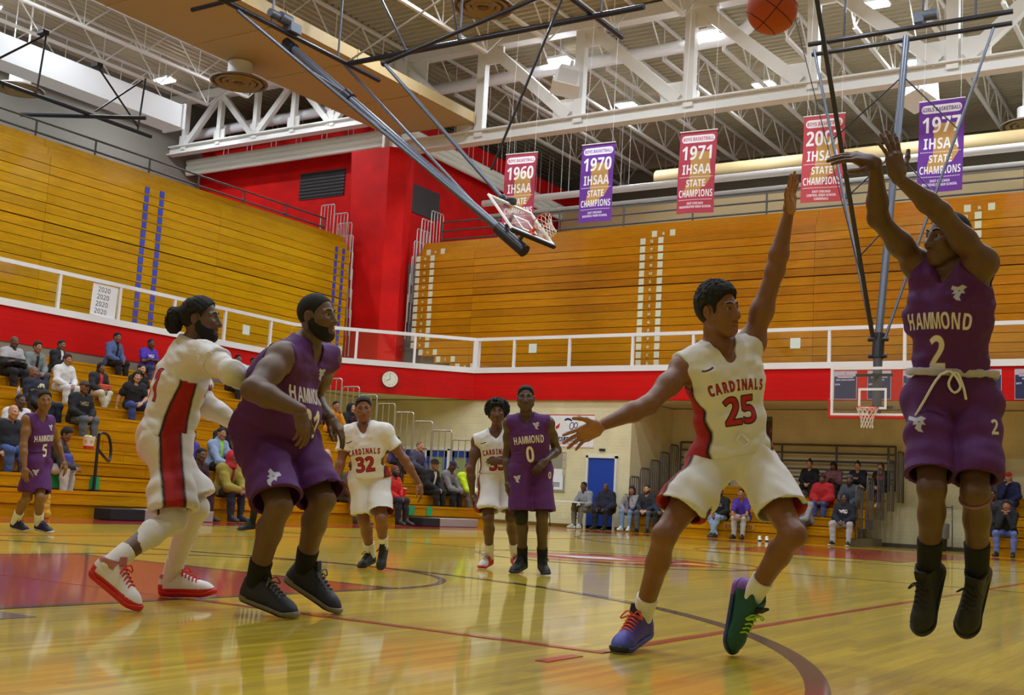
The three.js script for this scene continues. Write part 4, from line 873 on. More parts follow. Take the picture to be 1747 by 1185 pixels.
// ---- hand: right hand, wrist at the origin, fingers along +y, palm towards +z, thumb on +x
const handCache = {};
function handGeo(h, pose) {
  const key = pose + h; if (handCache[key]) return handCache[key];
  const P5 = { relaxed: [[.35, .3, .25], .12, .5], flat: [[.05, .05, .03], .2, .35], spread: [[.12, .15, .1], .34, .2], flop: [[.25, .2, .15], .22, .5], fist: [[1.3, 1.5, .9], .05, .9] }[pose];
  const [curl, spread, thumbIn] = P5;
  const f = new Field(V(-.12, -.05, -.06), V(.13, .23, .12), h);
  f.capsule(V(-.003, .0, 0), V(-.003, .02, 0), .0245, .026, .02);
  f.capsule(V(-.022, .025, .002), V(-.026, .075, 0), .0165, .015, .02).capsule(V(0, .02, 0), V(0, .085, -.003), .0165, .0145, .02).capsule(V(.02, .03, .002), V(.026, .082, 0), .0165, .0145, .02).capsule(V(.022, .02, .008), V(.018, .05, .01), .017, .014, .02);
  [[.027, .086, [.042, .027, .021], 1], [.009, .092, [.046, .03, .022], .25], [-.009, .088, [.043, .028, .021], -.4], [-.026, .078, [.034, .021, .018], -1.1]].forEach(([x, y, len, sp], i) => {
    let p = V(x, y, -.002), a = 0; const s = sp * spread * .6, r = i === 3 ? .0078 : .009;
    len.forEach((l, k) => { a += curl[k] * (1 + .12 * i); const q = p.clone().add(V(Math.sin(s) * l * Math.cos(a), Math.cos(s) * l * Math.cos(a), Math.sin(a) * l)); f.capsule(p, q, r - k * .0006, r - (k + 1) * .0007, k ? .004 : .008); p = q; });
  });
  { let p = V(.024, .022, .008), a = .95 - thumbIn * .4; for (const [l, r] of [[.045, .013], [.034, .0105], [.027, .0095]]) { const q = p.clone().add(V(Math.sin(a) * l, Math.cos(a) * l, .35 * l * thumbIn)); f.capsule(p, q, r, r - .0012, .008); p = q; a -= .18 + .1 * thumbIn; } }
  return handCache[key] = f.mesh();
}
// ---- shoe: right or left alike, ankle joint at (0, .09, -.06), toe along +z, ground at y = 0
const shoeCache = {};
function shoeGeo(h, high) {
  const key = h + '' + high; if (shoeCache[key]) return shoeCache[key];
  const u = new Field(V(-.08, -.03, -.16), V(.08, .2, .22), h), top = high ? .135 : .1;
  u.capsule(V(0, .045, -.085), V(0, top, -.068), .041, .043, .02).capsule(V(0, .05, -.06), V(.002, .036, .12), .044, .04, .03).ell(V(.002, .032, .13), V(.045, .034, .06), .03).capsule(V(0, top - .02, -.045), V(.002, .055, .08), .036, .03, .03);
  u.capsule(V(0, top - .03, -.062), V(0, top + .12, -.06), .033, .04, .01, true);
  u.cut(V(0, .018, 0), V(0, -1, 0)); u.cut(V(0, top + .012, 0), V(0, .95, -.3).normalize());
  const s = new Field(V(-.08, -.03, -.16), V(.08, .08, .22), h);
  s.capsule(V(0, .03, -.08), V(.003, .028, .135), .047, .05, .02).ell(V(.003, .026, .14), V(.05, .03, .062), .02);
  s.map((x, y, z, o) => Math.max(o, y - .026 - (z > .15 ? (z - .15) * .35 : 0) - (z < -.06 ? .008 : 0), -y + (z > .13 ? (z - .13) * .18 : 0)));
  const laces = [];
  for (let k = 0; k < 5; k++) { const z = .02 + k * .019, y = (high ? .124 : .1) - k * (high ? .0088 : .007); laces.push(tube([V(-.026, y - .014, z + .004), V(-.01, y, z - .003), V(.012, y, z + .005), V(.028, y - .014, z - .002)], .0042, 10, 5)); }
  laces.push(tube([V(0, .126, .012), V(.025, .145, .024), V(.05, .116, .036), V(.02, .124, .016)], .0034, 16, 5), tube([V(0, .126, .012), V(-.025, .143, .024), V(-.052, .112, .04), V(-.02, .124, .016)], .0034, 16, 5));
  const tongue = new RoundedBoxGeometry(.052, .045, .012, 2, .005).rotateX(-.55).translate(0, top + .012, -.008);
  return shoeCache[key] = { upper: u.mesh(), sole: s.mesh(), laces, tongue };
}
// joint positions (court metres) and directions of the people on the court
const POSE = {
  defender25: {pelvis:[5.02,4.252,0.971],hr:[4.938,4.186,0.899],hl:[5.108,4.341,0.913],kr:[4.838,3.902,0.562],ar:[4.627,4.121,0.171],kl:[5.37,4.154,0.596],al:[5.123,4.306,0.265],chest:[4.999,4.188,1.3],neck:[4.962,4.159,1.491],sr:[4.849,4.034,1.361],sl:[5.088,4.284,1.514],head:[4.986,4.102,1.649],er:[4.774,3.8,1.156],wr:[4.642,3.586,1.043],el:[5.209,4.254,1.862],wl:[5.286,4.21,2.133],face:[0.973,-0.227,-0.034],up:[-0.061,-0.19,0.98],fr:[0.04,-0.983,-0.177],fru:[0.023,-0.137,0.99],fl:[-0.11,-0.064,-0.992],flu:[0.938,-0.304,-0.165],hdr:[-0.647,-0.583,-0.492],hnr:[0.597,-0.714,-0.366],hdl:[0.187,-0.149,0.971],hnl:[0.983,-0.154,-0.096]},
  shooter2: {pelvis:[6.028,4.305,1.262],hr:[5.946,4.285,1.212],hl:[6.111,4.342,1.218],kr:[6.008,4.056,0.833],ar:[5.938,4.307,0.477],kl:[6.168,4.141,0.823],al:[6.123,4.408,0.474],chest:[6.031,4.257,1.593],neck:[6.05,4.256,1.832],sr:[5.889,4.258,1.851],sl:[6.181,4.197,1.831],head:[6.028,4.224,1.954],er:[5.771,4.023,2.026],wr:[5.807,3.843,2.227],el:[6.05,3.978,2.018],wl:[5.929,3.759,2.124],face:[-0.623,-0.78,-0.053],up:[0.065,-0.11,0.992],fr:[-0.13,-0.375,-0.918],fru:[-0.129,-0.977,0.172],fl:[-0.189,-0.278,-0.942],flu:[0.031,-0.993,0.114],hdr:[-0.754,-0.634,0.174],hnr:[-0.518,0.505,-0.69],hdl:[-0.175,-0.2,0.964],hnl:[-0.844,0.535,0.043]},
  center21: {pelvis:[2.503,3.658,0.983],hr:[2.525,3.587,0.913],hl:[2.562,3.826,0.917],kr:[2.831,3.44,0.589],ar:[2.596,3.556,0.16],kl:[2.857,3.748,0.63],al:[2.623,3.9,0.221],chest:[2.604,3.631,1.27],neck:[2.685,3.699,1.482],sr:[2.747,3.467,1.377],sl:[2.649,3.924,1.432],head:[2.761,3.7,1.638],er:[2.807,3.209,1.177],wr:[3.059,3.299,1.078],el:[2.446,4.046,1.199],wl:[2.692,3.943,1.095],face:[0.98,0.198,0.005],up:[0.04,-0.126,0.991],fr:[0.972,0.105,-0.211],fru:[0.193,-0.026,0.981],fl:[0.835,0.298,-0.462],flu:[0.443,0.151,0.884],hdr:[0.185,0.147,-0.972],hnr:[-0.986,0.122,-0.116],hdl:[0.561,0.412,-0.718],hnl:[-0.756,0.012,-0.654]},
  post11: {pelvis:[1.833,3.517,0.962],hr:[1.906,3.479,0.886],hl:[1.757,3.575,0.889],kr:[2.077,3.411,0.468],ar:[2.041,3.029,0.23],kl:[1.957,3.686,0.54],al:[1.674,3.786,0.105],chest:[1.909,3.52,1.262],neck:[1.971,3.526,1.482],sr:[2.152,3.439,1.405],sl:[1.812,3.623,1.436],head:[2.04,3.514,1.622],er:[2.451,3.385,1.294],wr:[2.396,3.654,1.247],el:[1.92,3.713,1.145],wl:[1.953,3.969,1.041],face:[0.883,0.469,0.024],up:[0.023,-0.137,0.99],fr:[0.823,0.249,-0.51],fru:[0.485,0.182,0.856],fl:[0.934,0.353,0.048],flu:[0.023,-0.137,0.99],hdr:[0.723,0.639,-0.262],hnr:[0.043,0.421,-0.906],hdl:[0.723,0.639,-0.262],hnl:[0.043,0.421,-0.906]},
  guard32: {pelvis:[0.286,7.278,0.832],hr:[0.221,7.221,0.774],hl:[0.348,7.35,0.784],kr:[0.3,7.229,0.429],ar:[0.194,7.49,0.079],kl:[0.528,7.187,0.462],al:[0.43,7.367,0.076],chest:[0.269,7.232,1.063],neck:[0.247,7.208,1.281],sr:[0.117,7.126,1.192],sl:[0.418,7.29,1.231],head:[0.255,7.166,1.433],er:[0.122,7.053,0.916],wr:[0.092,7.009,0.676],el:[0.57,7.416,0.997],wl:[0.691,7.509,0.783],face:[0.634,-0.764,-0.12],up:[0.006,-0.148,0.989],fr:[0.205,-0.96,-0.188],fru:[0.023,-0.137,0.99],fl:[0.386,-0.636,-0.668],flu:[0.341,-0.61,0.716],hdr:[-0.221,-0.114,-0.969],hnr:[0.732,0.636,-0.247],hdl:[0.206,0.158,-0.966],hnl:[-0.9,-0.283,-0.331]},
  wing35: {pelvis:[0.645,8.873,0.942],hr:[0.58,8.818,0.867],hl:[0.722,8.957,0.878],kr:[0.694,8.663,0.496],ar:[0.574,8.896,0.097],kl:[0.826,8.876,0.507],al:[0.717,9.161,0.145],chest:[0.641,8.834,1.176],neck:[0.635,8.801,1.369],sr:[0.478,8.717,1.259],sl:[0.782,8.91,1.279],head:[0.671,8.749,1.548],er:[0.46,8.647,0.972],wr:[0.487,8.666,0.711],el:[0.791,9.013,1.001],wl:[0.757,8.773,1.081],face:[0.537,-0.844,-0.009],up:[-0.031,-0.053,0.998],fr:[0.206,-0.969,-0.139],fru:[0.023,-0.137,0.99],fl:[0.691,-0.691,-0.213],flu:[0.023,-0.137,0.99],hdr:[0.073,0.08,-0.994],hnr:[0.706,0.703,0.081],hdl:[-0.704,-0.685,-0.187],hnl:[-0.522,0.838,-0.162]},
  guard0: {pelvis:[1.232,8.538,1.058],hr:[1.161,8.479,0.986],hl:[1.296,8.613,0.997],kr:[1.204,8.453,0.553],ar:[1.117,8.661,0.082],kl:[1.373,8.561,0.564],al:[1.279,8.766,0.081],chest:[1.223,8.498,1.28],neck:[1.194,8.471,1.492],sr:[1.07,8.379,1.415],sl:[1.384,8.554,1.433],head:[1.225,8.394,1.654],er:[1.004,8.47,1.116],wr:[1.064,8.403,0.856],el:[1.382,8.76,1.189],wl:[1.419,8.508,1.084],face:[0.519,-0.855,0.01],up:[-0.052,-0.02,0.998],fr:[0.13,-0.977,-0.169],fru:[0.023,-0.137,0.99],fl:[0.633,-0.759,-0.15],flu:[0.023,-0.137,0.99],hdr:[0.04,0.001,-0.999],hnr:[0.714,0.696,0.08],hdl:[-0.357,-0.617,-0.701],hnl:[-0.597,0.612,-0.519]},
  guard5: {pelvis:[-5.032,7.621,0.867],hr:[-4.98,7.546,0.796],hl:[-5.063,7.731,0.804],kr:[-5.003,7.53,0.413],ar:[-5.31,7.624,0.073],kl:[-4.884,7.616,0.421],al:[-5.071,7.778,0.074],chest:[-5.014,7.594,1.121],neck:[-4.997,7.568,1.361],sr:[-4.976,7.41,1.306],sl:[-5.024,7.737,1.32],head:[-4.891,7.548,1.546],er:[-4.932,7.361,1.003],wr:[-4.854,7.352,0.749],el:[-5.114,7.93,1.095],wl:[-5.019,7.995,0.855],face:[0.911,-0.392,-0.126],up:[0.065,-0.11,0.992],fr:[0.994,0.05,-0.098],fru:[0.023,-0.137,0.99],fl:[0.994,0.05,-0.098],flu:[0.023,-0.137,0.99],hdr:[0.114,0.106,-0.988],hnr:[-0.693,0.712,0.114],hdl:[0.284,0.207,-0.936],hnl:[-0.9,-0.283,-0.331]},
  referee: {pelvis:[-5.942,12.286,1.045],hr:[-5.969,12.218,0.987],hl:[-5.918,12.369,0.996],kr:[-5.964,12.217,0.52],ar:[-6.102,12.33,0.085],kl:[-5.889,12.392,0.529],al:[-5.959,12.541,0.095],chest:[-5.933,12.23,1.449],neck:[-5.927,12.197,1.692],sr:[-6.066,12.118,1.62],sl:[-5.791,12.293,1.638],head:[-5.88,12.143,1.851],er:[-6.164,12.199,1.334],wr:[-6.079,12.168,1.08],el:[-5.834,12.422,1.356],wl:[-5.762,12.375,1.101],face:[0.041,-0.99,-0.138],up:[0.023,-0.137,0.99],fr:[-0.277,-0.953,-0.125],fru:[0.023,-0.137,0.99],fl:[0.149,-0.979,-0.139],flu:[0.023,-0.137,0.99],hdr:[0.031,0.053,-0.998],hnr:[0.843,0.535,0.055],hdl:[0.031,0.053,-0.998],hnl:[-0.843,-0.535,-0.055]}
};
// ---------------------------------------------------------------- people on the court
const skinMat = new THREE.MeshPhysicalMaterial({ color: 0xffffff, vertexColors: true, roughness: .48, sheen: .15, sheenRoughness: .5 });
const cloth = (c, o = {}) => std(c, .8, o);
const hairMat = std(srgb(18, 15, 14), .85), browMat = std(srgb(22, 16, 12), .9), sockWhite = std(srgb(226, 224, 222), .9), sockBlack = std(srgb(16, 16, 18), .9);
function figure(pose) {                                       // joints as scene points with a body frame
  const J = {}; for (const k of ['pelvis', 'hr', 'hl', 'kr', 'kl', 'ar', 'al', 'chest', 'neck', 'sr', 'sl', 'head', 'er', 'el', 'wr', 'wl']) J[k] = P(...pose[k]);
  for (const k of ['face', 'up', 'fr', 'fru', 'fl', 'flu', 'hdr', 'hnr', 'hdl', 'hnl']) J[k] = P(...pose[k]).normalize();
  J.spine = J.neck.clone().sub(J.pelvis).normalize();
  J.lat = J.sl.clone().sub(J.sr); J.lat.addScaledVector(J.spine, -J.lat.dot(J.spine)).normalize();
  J.hlat = J.hl.clone().sub(J.hr).normalize(); J.fwd = J.lat.clone().cross(J.spine).normalize(); J.hfwd = J.hlat.clone().cross(J.spine).normalize();
  return J;
}
function torsoField(f, J, s, b, off, o = {}) {
  const r = v => v * s * b + off, L = (p, d, w) => [p.clone().addScaledVector(d, -w * s * b), p.clone().addScaledVector(d, w * s * b)];
  const cap = (p, d, w, ra, k = .06) => f.capsule(...L(p, d, w), r(ra), r(ra), k);
  cap(J.pelvis, J.hlat, .072, .112); f.capsule(J.pelvis, J.chest, r(.1), r(.105), .05);
  cap(mix(J.pelvis, J.chest, .5).addScaledVector(J.fwd, (o.belly || 0) * .5), J.lat, .06, .1 + (o.belly || 0) * .5);
  if (o.belly) f.ball(mix(J.pelvis, J.chest, .35).addScaledVector(J.fwd, .06), r(.13 + o.belly * .3), .08);
  cap(J.chest, J.lat, .075, .112); const uc = mix(J.chest, J.neck, .5); cap(uc.addScaledVector(J.fwd, .012), J.lat, .085, .088);
  f.capsule(J.chest, mix(J.chest, J.neck, .92), r(.1), r(.066), .05);
  for (const q of ['sl', 'sr']) { f.capsule(J.neck.clone().addScaledVector(J.spine, -.02 * s), J[q], r(.05), r(.056), .05); f.capsule(mix(J.chest, J.neck, .35), J[q], r(.08), r(.05), .05); }
  for (const q of ['hl', 'hr']) f.ball(J[q].clone().addScaledVector(J.hfwd, -.035 * s), r(.102), .05);
  return f;
}
function armField(f, J, q, s, b, off, from = 0, to = 2) {
  const S = J['s' + q], E = J['e' + q], W = J['w' + q], r = v => v * s * b + off;
  if (from < 1) { f.ball(S, r(.062), .04); f.capsule(mix(S, E, .1), mix(S, E, Math.min(1, to)), r(.054), r(.054 - .011 * Math.min(1, to)), .035); if (to >= .6) f.ball(mix(S, E, .45), r(.053), .04); }
  if (to > 1) { f.ball(E, r(.042), .02); f.capsule(E, mix(E, W, .3), r(.043), r(.0455), .025); f.capsule(mix(E, W, .3), mix(E, W, to - 1), r(.0455), r(.0455 - .0195 * (to - 1 - .3) / .7), .025); }
  return f;
}
function legField(f, J, q, s, b, off, from = 0, to = 2) {
  const H = J['h' + q], K = J['k' + q], A = J['a' + q], r = v => v * s * b + off;
  const th = K.clone().sub(H).normalize(), shn = A.clone().sub(K).normalize(); let back = th.clone().sub(shn); back.addScaledVector(shn, -back.dot(shn));
  const ff = J['f' + q].clone().addScaledVector(shn, -J['f' + q].dot(shn)).normalize(); if (back.length() < .25) back = ff.clone().negate(); back.normalize(); if (back.dot(ff) > .3) back = ff.clone().negate();
  if (from < 1) { f.capsule(mix(H, K, from), mix(H, K, .5), r(.088), r(.077), .04); f.capsule(mix(H, K, .5), K, r(.077), r(.055), .03); }
  if (to > 1) {
    const calf = mix(K, A, .3).addScaledVector(back, .024 * s), end = mix(K, A, to - 1);
    f.ball(K.clone().addScaledVector(back, -.008), r(.053), .03); f.capsule(K, mix(K, A, .35), r(.05), r(.048), .03); f.capsule(mix(K, calf, .4), calf, r(.045), r(.05), .03); f.capsule(calf, end, r(.05), r(.034), .03); f.capsule(mix(K, A, .35), end, r(.045), r(.033), .03);
  }
  return f;
}
// uv in the torso's own frame: front half of the sheet, back half of the sheet
function torsoUV(g, O, lat, up, fwd, w, h) {
  g = g.index ? g.toNonIndexed() : g; const p = g.attributes.position, uv = new Float32Array(p.count * 2), v = V(), c = V();
  for (let i = 0; i < p.count; i += 3) {
    c.set(0, 0, 0); for (let k = 0; k < 3; k++) c.add(v.fromBufferAttribute(p, i + k)); c.divideScalar(3).sub(O);
    const front = c.dot(fwd) >= 0;
    for (let k = 0; k < 3; k++) { v.fromBufferAttribute(p, i + k).sub(O); const a = Math.max(-.499, Math.min(.499, v.dot(lat) / w)); uv[(i + k) * 2] = front ? .25 + a * .5 : .75 - a * .5; uv[(i + k) * 2 + 1] = v.dot(up) / h + .5; }
  }
  g.setAttribute('uv', new THREE.BufferAttribute(uv, 2)); return g;
}
function sheet(base, front, back) {                            // 1024 x 640 px = front and back, 512 px = 0.7 m
  return canvasTex(1024, 640, (x, w, h) => { x.fillStyle = base; x.fillRect(0, 0, w, h); x.save(); x.beginPath(); x.rect(0, 0, 512, h); x.clip(); front && front(x); x.restore(); if (back) { x.save(); x.translate(512, 0); back(x); x.restore(); } });
}
function arcText(x, text, cx, cy, size, col, o = {}) { const n = text.length, step = o.step ?? size * .62, bow = o.bow ?? .004; for (let i = 0; i < n; i++) { const dx = (i - (n - 1) / 2) * step; label(x, text[i], cx + dx, cy + bow * dx * dx, size, col, { rot: 2 * bow * dx * .9, ...o }); } }
const RED_J = '#b3202a', OUT = '#2a1a20';
const whiteFront = num => x => { arcText(x, 'CARDINALS', 256, 304, 50, RED_J, { stroke: OUT, sw: 4, step: 24, bow: .0009, sx: .6 }); label(x, num, 256, 392, 132, RED_J, { stroke: OUT, sw: 9, sx: .86 }); x.strokeStyle = '#3a2430'; x.lineWidth = 6; x.beginPath(); x.moveTo(140, 238); x.quadraticCurveTo(152, 244, 180, 230); x.stroke(); };
const whiteBack = num => x => label(x, num, 256, 330, 190, RED_J, { stroke: OUT, sw: 9, sx: .8 });
const wolf = (x, cx, cy, k) => { x.fillStyle = '#b9b9c6'; x.beginPath(); [[-30, -34], [-6, -26], [16, -36], [34, -26], [20, -14], [30, 4], [14, 2], [10, 20], [20, 38], [-2, 34], [-16, 20], [-8, 4], [-24, 6], [-18, -10], [-34, -16]].forEach((p, i) => i ? x.lineTo(cx + p[0] * k, cy + p[1] * k) : x.moveTo(cx + p[0] * k, cy + p[1] * k)); x.fill(); x.fillStyle = '#6a6a80'; x.fillRect(cx - 2 * k, cy - 12 * k, 10 * k, 6 * k); };
const purpleFront = num => x => { arcText(x, 'HAMMOND', 256, 306, 74, '#d8d2d6', { stroke: '#6b4a2a', sw: 3, step: 31, bow: .0004, sx: .54 }); label(x, num, 256, 410, 150, '#d9d0c4', { stroke: '#6b5030', sw: 6, sx: .72 }); wolf(x, 318, 216, .72); };
const PURPLE = '#4f155e', WHITE_J = '#dedada';
const sheetCache = {};
function person(key, o) {
  const J = figure(POSE[key]), s = o.H / 1.86, b = o.build ?? 1, hq = o.hq, h = hq ? .0105 : .015, hh = hq ? .0042 : .007;
  const t = thing('person', o.label, 'person');
  const skin = srgb(...o.skin), lip = srgb(...(o.lip ?? o.skin.map((v, i) => v * [.95, .72, .76][i] + 14))), palm = srgb(...o.skin.map((v, i) => Math.min(255, v * 1.22 + 14)));
  // shoes first: they settle the ankles
  for (const q of ['r', 'l']) {
    const [x, y, z] = basisFrom(J['f' + q], J['f' + q + 'u']), k = s * (o.shoe ?? 1);
    const org = J['a' + q].clone().addScaledVector(y, -.09 * k).addScaledVector(z, .06 * k);
    const m = frame(x, y, z, org).multiply(new THREE.Matrix4().makeScale(k, k, k));
    const sg = shoeGeo(hq ? .005 : .007, o.high ?? true);
    if (o.ground !== false) { const w = sg.sole.clone().applyMatrix4(m); w.computeBoundingBox(); const dy = .004 - w.boundingBox.min.y; m.premultiply(new THREE.Matrix4().makeTranslation(0, dy, 0)); J['a' + q].y += dy; }
    const sh = o.shoes[q] ?? o.shoes, up = mesh('shoe', paint(sg.upper.clone(), (p) => srgb(...(sh.tint ? sh.tint(p) : sh.upper))).applyMatrix4(m), new THREE.MeshStandardMaterial({ vertexColors: true, roughness: .6 }), t);
    mesh('sole', paint(sg.sole.clone(), p => srgb(...(sh.soleTint ? sh.soleTint(p) : sh.sole))).applyMatrix4(m), new THREE.MeshStandardMaterial({ vertexColors: true, roughness: .55 }), up);
    mesh('laces', sg.laces.map(g => g.clone().applyMatrix4(m)), std(srgb(...sh.lace), .8), up);
    mesh('tongue', sg.tongue.clone().applyMatrix4(m), std(srgb(...(sh.tongue ?? sh.upper)), .8), up);
  }
  const pts = ['pelvis', 'hr', 'hl', 'kr', 'kl', 'ar', 'al', 'chest', 'neck', 'sr', 'sl', 'head', 'er', 'el', 'wr', 'wl'].map(k => J[k]);
  const f = new Field(...bounds(pts, .22), h * .9);
  torsoField(f, J, s, b, 0, o); for (const q of ['r', 'l']) { armField(f, J, q, s, o.armB ?? b, 0); legField(f, J, q, s, o.legB ?? b, 0); }
  const hb = basisFrom(J.face, J.up), HM = frame(...hb, J.head).multiply(new THREE.Matrix4().makeScale(s * 1.02, s * 1.02, s * 1.02));
  f.capsule(J.neck.clone().addScaledVector(J.spine, -.03), V(0, -.09, -.03).applyMatrix4(HM), .06 * s * Math.sqrt(b), .056 * s * Math.sqrt(b), .03);
  const body = [paint(f.mesh(), () => skin), headGeo(hh, skin, lip).applyMatrix4(HM)];
  for (const q of ['r', 'l']) {
    const d = J['hd' + q], n = J['hn' + q].clone().addScaledVector(d, -J['hn' + q].dot(d)).normalize(), k = s * 1.05 * (o.handK ?? 1);
    const base = handGeo(hq ? .0035 : .006, (o.hands && o.hands[q]) || 'relaxed'), g = paint(q === 'l' ? mirrorX(base) : base.clone(), (p, nn) => nn.z > .3 && p.z > -.012 ? palm : skin);
    body.push(g.applyMatrix4(frame(d.clone().cross(n), d, n, J['w' + q])).translate(0, 0, 0)); if (k !== 1) { const w = J['w' + q]; g.translate(-w.x, -w.y, -w.z).scale(k, k, k).translate(w.x, w.y, w.z); }
  }
  mesh('body', body, skinMat, t);
  eyePair(t, hq ? HM : HM.clone().multiply(new THREE.Matrix4().makeTranslation(0, 0, -.0035)), irisDark); for (const g of browGeo()) mesh('eyebrow', g.applyMatrix4(HM), browMat, t);
  if (o.hair) mesh('hair', hairOf(o.hair, hq ? .0055 : .008).clone().applyMatrix4(HM), hairMat, t);
  if (o.beard) mesh('beard', hairOf('beard', hq ? .005 : .008).clone().applyMatrix4(HM), hairMat, t);
  // jersey
  const loose = o.loose ?? .016, jf = new Field(...bounds([J.pelvis, J.chest, J.neck, J.sl, J.sr, J.hl, J.hr, J.el, J.er], .24), h * .7);
  torsoField(jf, J, s, b, loose, o);
  if (o.top !== 'tank') for (const q of ['r', 'l']) {
    if (o.top === 'tee') { const S = J['s' + q], E = J['e' + q]; jf.capsule(S, mix(S, E, .6), .074 * s * b, .088 * s * b, .04); const d = E.clone().sub(S).normalize(), c = mix(S, E, .56); jf.each(c.clone().subScalar(.16), c.clone().addScalar(.16), (x, y, z, v) => { const u = (x - c.x) * d.x + (y - c.y) * d.y + (z - c.z) * d.z, lx = (x - J.chest.x) * J.lat.x + (y - J.chest.y) * J.lat.y + (z - J.chest.z) * J.lat.z; return Math.abs(lx) > .15 * s ? Math.max(v, u) : v; }); }
  } else for (const q of ['r', 'l']) {
    const S = J['s' + q], outw = J.lat.clone().multiplyScalar(q === 'l' ? 1 : -1), A = J['e' + q].clone().sub(S).normalize();
    jf.capsule(S.clone().addScaledVector(outw, .035 * s * b), S.clone().addScaledVector(outw, .2).addScaledVector(A, .1), .066 * s * b, .12, .02, true);
    jf.capsule(S.clone().addScaledVector(outw, .02 * s * b).addScaledVector(J.spine, -.05), mix(S, J['e' + q], .5), .056 * s * b, .075 * s * b, .02, true);
  }
  jf.capsule(J.neck.clone().addScaledVector(J.spine, .07), J.neck.clone().addScaledVector(J.spine, -.0).addScaledVector(J.fwd, .05), .078 * s, .066 * s, .01, true);
  jf.capsule(J.neck.clone().addScaledVector(J.fwd, .08), J.neck.clone().addScaledVector(J.spine, -.07).addScaledVector(J.fwd, .13), .055 * s, .02, .01, true);
  jf.cut(J.neck.clone().addScaledVector(J.spine, .045), J.spine);
  jf.cut(J.pelvis.clone().addScaledVector(J.spine, o.hem ?? .0), J.spine.clone().negate());
  const team = o.team, W = .7 * Math.max(1, b);
  const jTex = sheetCache[team + o.num] ??= sheet(team === 'white' ? WHITE_J : team === 'referee' ? '#d6d2d2' : PURPLE, team === 'referee' ? (x => { x.fillStyle = '#181818'; for (let i = 0; i < 22; i++) x.fillRect(i * 48, 0, 22, 640); }) : (team === 'white' ? whiteFront : purpleFront)(o.num), team === 'white' ? whiteBack(o.num) : null);
  let jg = wrinkle(jf.mesh(), hq ? .022 : .012, 17, J.spine);
  const redS = srgb(184, 24, 26), blk = srgb(30, 20, 24), one = new THREE.Color(1, 1, 1);
  jg = torsoUV(jg, mix(J.chest, J.pelvis, .1), J.lat, J.spine, J.fwd, W, .875);
  const edge = (a, w) => { const k = (v, e) => Math.max(0, Math.min(1, (v - e) / .008 + .5)); return redS.clone().lerp(blk, k(a, w - .014)).lerp(one, k(a, w)); };
  if (team === 'white') paint(jg, p => { const v = p.clone().sub(J.chest), l = Math.abs(v.dot(J.lat)), a = Math.abs(v.dot(J.fwd) + .005), y = v.dot(J.spine); if (y > .03 || l < .1) return one; const w = .05 + .1 * Math.max(0, Math.min(1, -y)); return edge(a, w); });
  else paint(jg, () => one);
  mesh('jersey', jg, cloth(0xffffff, { map: jTex, vertexColors: true }), t);
  // shorts: two loose legs hanging from the hips, open at the hem
  const len = o.shortLen ?? .8, fl = o.flare ?? 1, sf = [];
  const sb = bounds([J.pelvis, J.hl, J.hr, J.kl, J.kr], .24);
  const legs = ['r', 'l'].map(q => {
    const F = new Field(...sb, h * .85), H = J['h' + q], K = J['k' + q], e = mix(H, K, len), d = K.clone().sub(H).normalize(), side = J.hlat.clone().multiplyScalar(q === 'l' ? 1 : -1);
    const e2 = mix(H, K, len + .25).addScaledVector(side, .01);
    F.capsule(J.pelvis.clone().addScaledVector(J.spine, .02).addScaledVector(side, .05), H, .118 * s * b, .118 * s * b, .05).ball(H.clone().addScaledVector(J.hfwd, -.03), .122 * s * b, .05).capsule(H, e2, .108 * s * b, .116 * s * b * fl, .04);
    F.capsule(mix(H, K, len - .1), e2, .085 * s * b * fl, .1 * s * b * fl, .003, true);
    F.cut(e, d.clone().addScaledVector(V(0, -1, 0), .35).normalize()); return F;
  });
  const S0 = legs[0]; for (let i = 0; i < S0.d.length; i++) S0.d[i] = Field.smin(S0.d[i], legs[1].d[i], .02);
  S0.capsule(J.pelvis.clone().addScaledVector(J.hlat, -.06), J.pelvis.clone().addScaledVector(J.hlat, .06), .124 * s * b, .124 * s * b, .03); if (o.belly) S0.ball(J.pelvis.clone().addScaledVector(J.fwd, .06), .13 * s * b, .06);
  S0.cut(J.pelvis.clone().addScaledVector(J.spine, .105), J.spine);
  let sg = wrinkle(S0.mesh(), hq ? .03 : .018, 9, J.hr.clone().sub(J.kr).normalize());
  const wf = o.wolf ?? [140, 420], sTex = sheetCache[team + 'shorts' + o.num] ??= sheet(team === 'white' ? WHITE_J : team === 'referee' ? '#161518' : PURPLE, x => { if (team !== 'purple') return; if (!o.wolf) label(x, o.num, 372, 420, 66, '#d4c8c4', { stroke: '#6b5030', sw: 3, sx: .75 }); wolf(x, ...wf, .7); });
  const tc = Math.cos(o.shortsTurn ?? 0), ts = Math.sin(o.shortsTurn ?? 0); sg = torsoUV(sg, J.pelvis, J.hlat.clone().multiplyScalar(tc).addScaledVector(J.hfwd, ts), J.spine, J.hfwd.clone().multiplyScalar(tc).addScaledVector(J.hlat, -ts), .7 * b, .875);
  if (team === 'white') paint(sg, p => { let c = one; for (const q of ['r', 'l']) { const H = J['h' + q], v = p.clone().sub(H), sd = v.dot(J.hlat) * (q === 'l' ? 1 : -1), th = J['k' + q].clone().sub(H).normalize(), fw = th.clone().cross(J.hlat), a = Math.abs(v.dot(fw) * 1 + .01); if (sd > .055 && v.dot(th) > -.12) c = edge(a, .058); } return c; });
  else paint(sg, () => one);
  mesh('shorts', sg, cloth(0xffffff, { map: sTex, vertexColors: true, side: THREE.DoubleSide }), t);
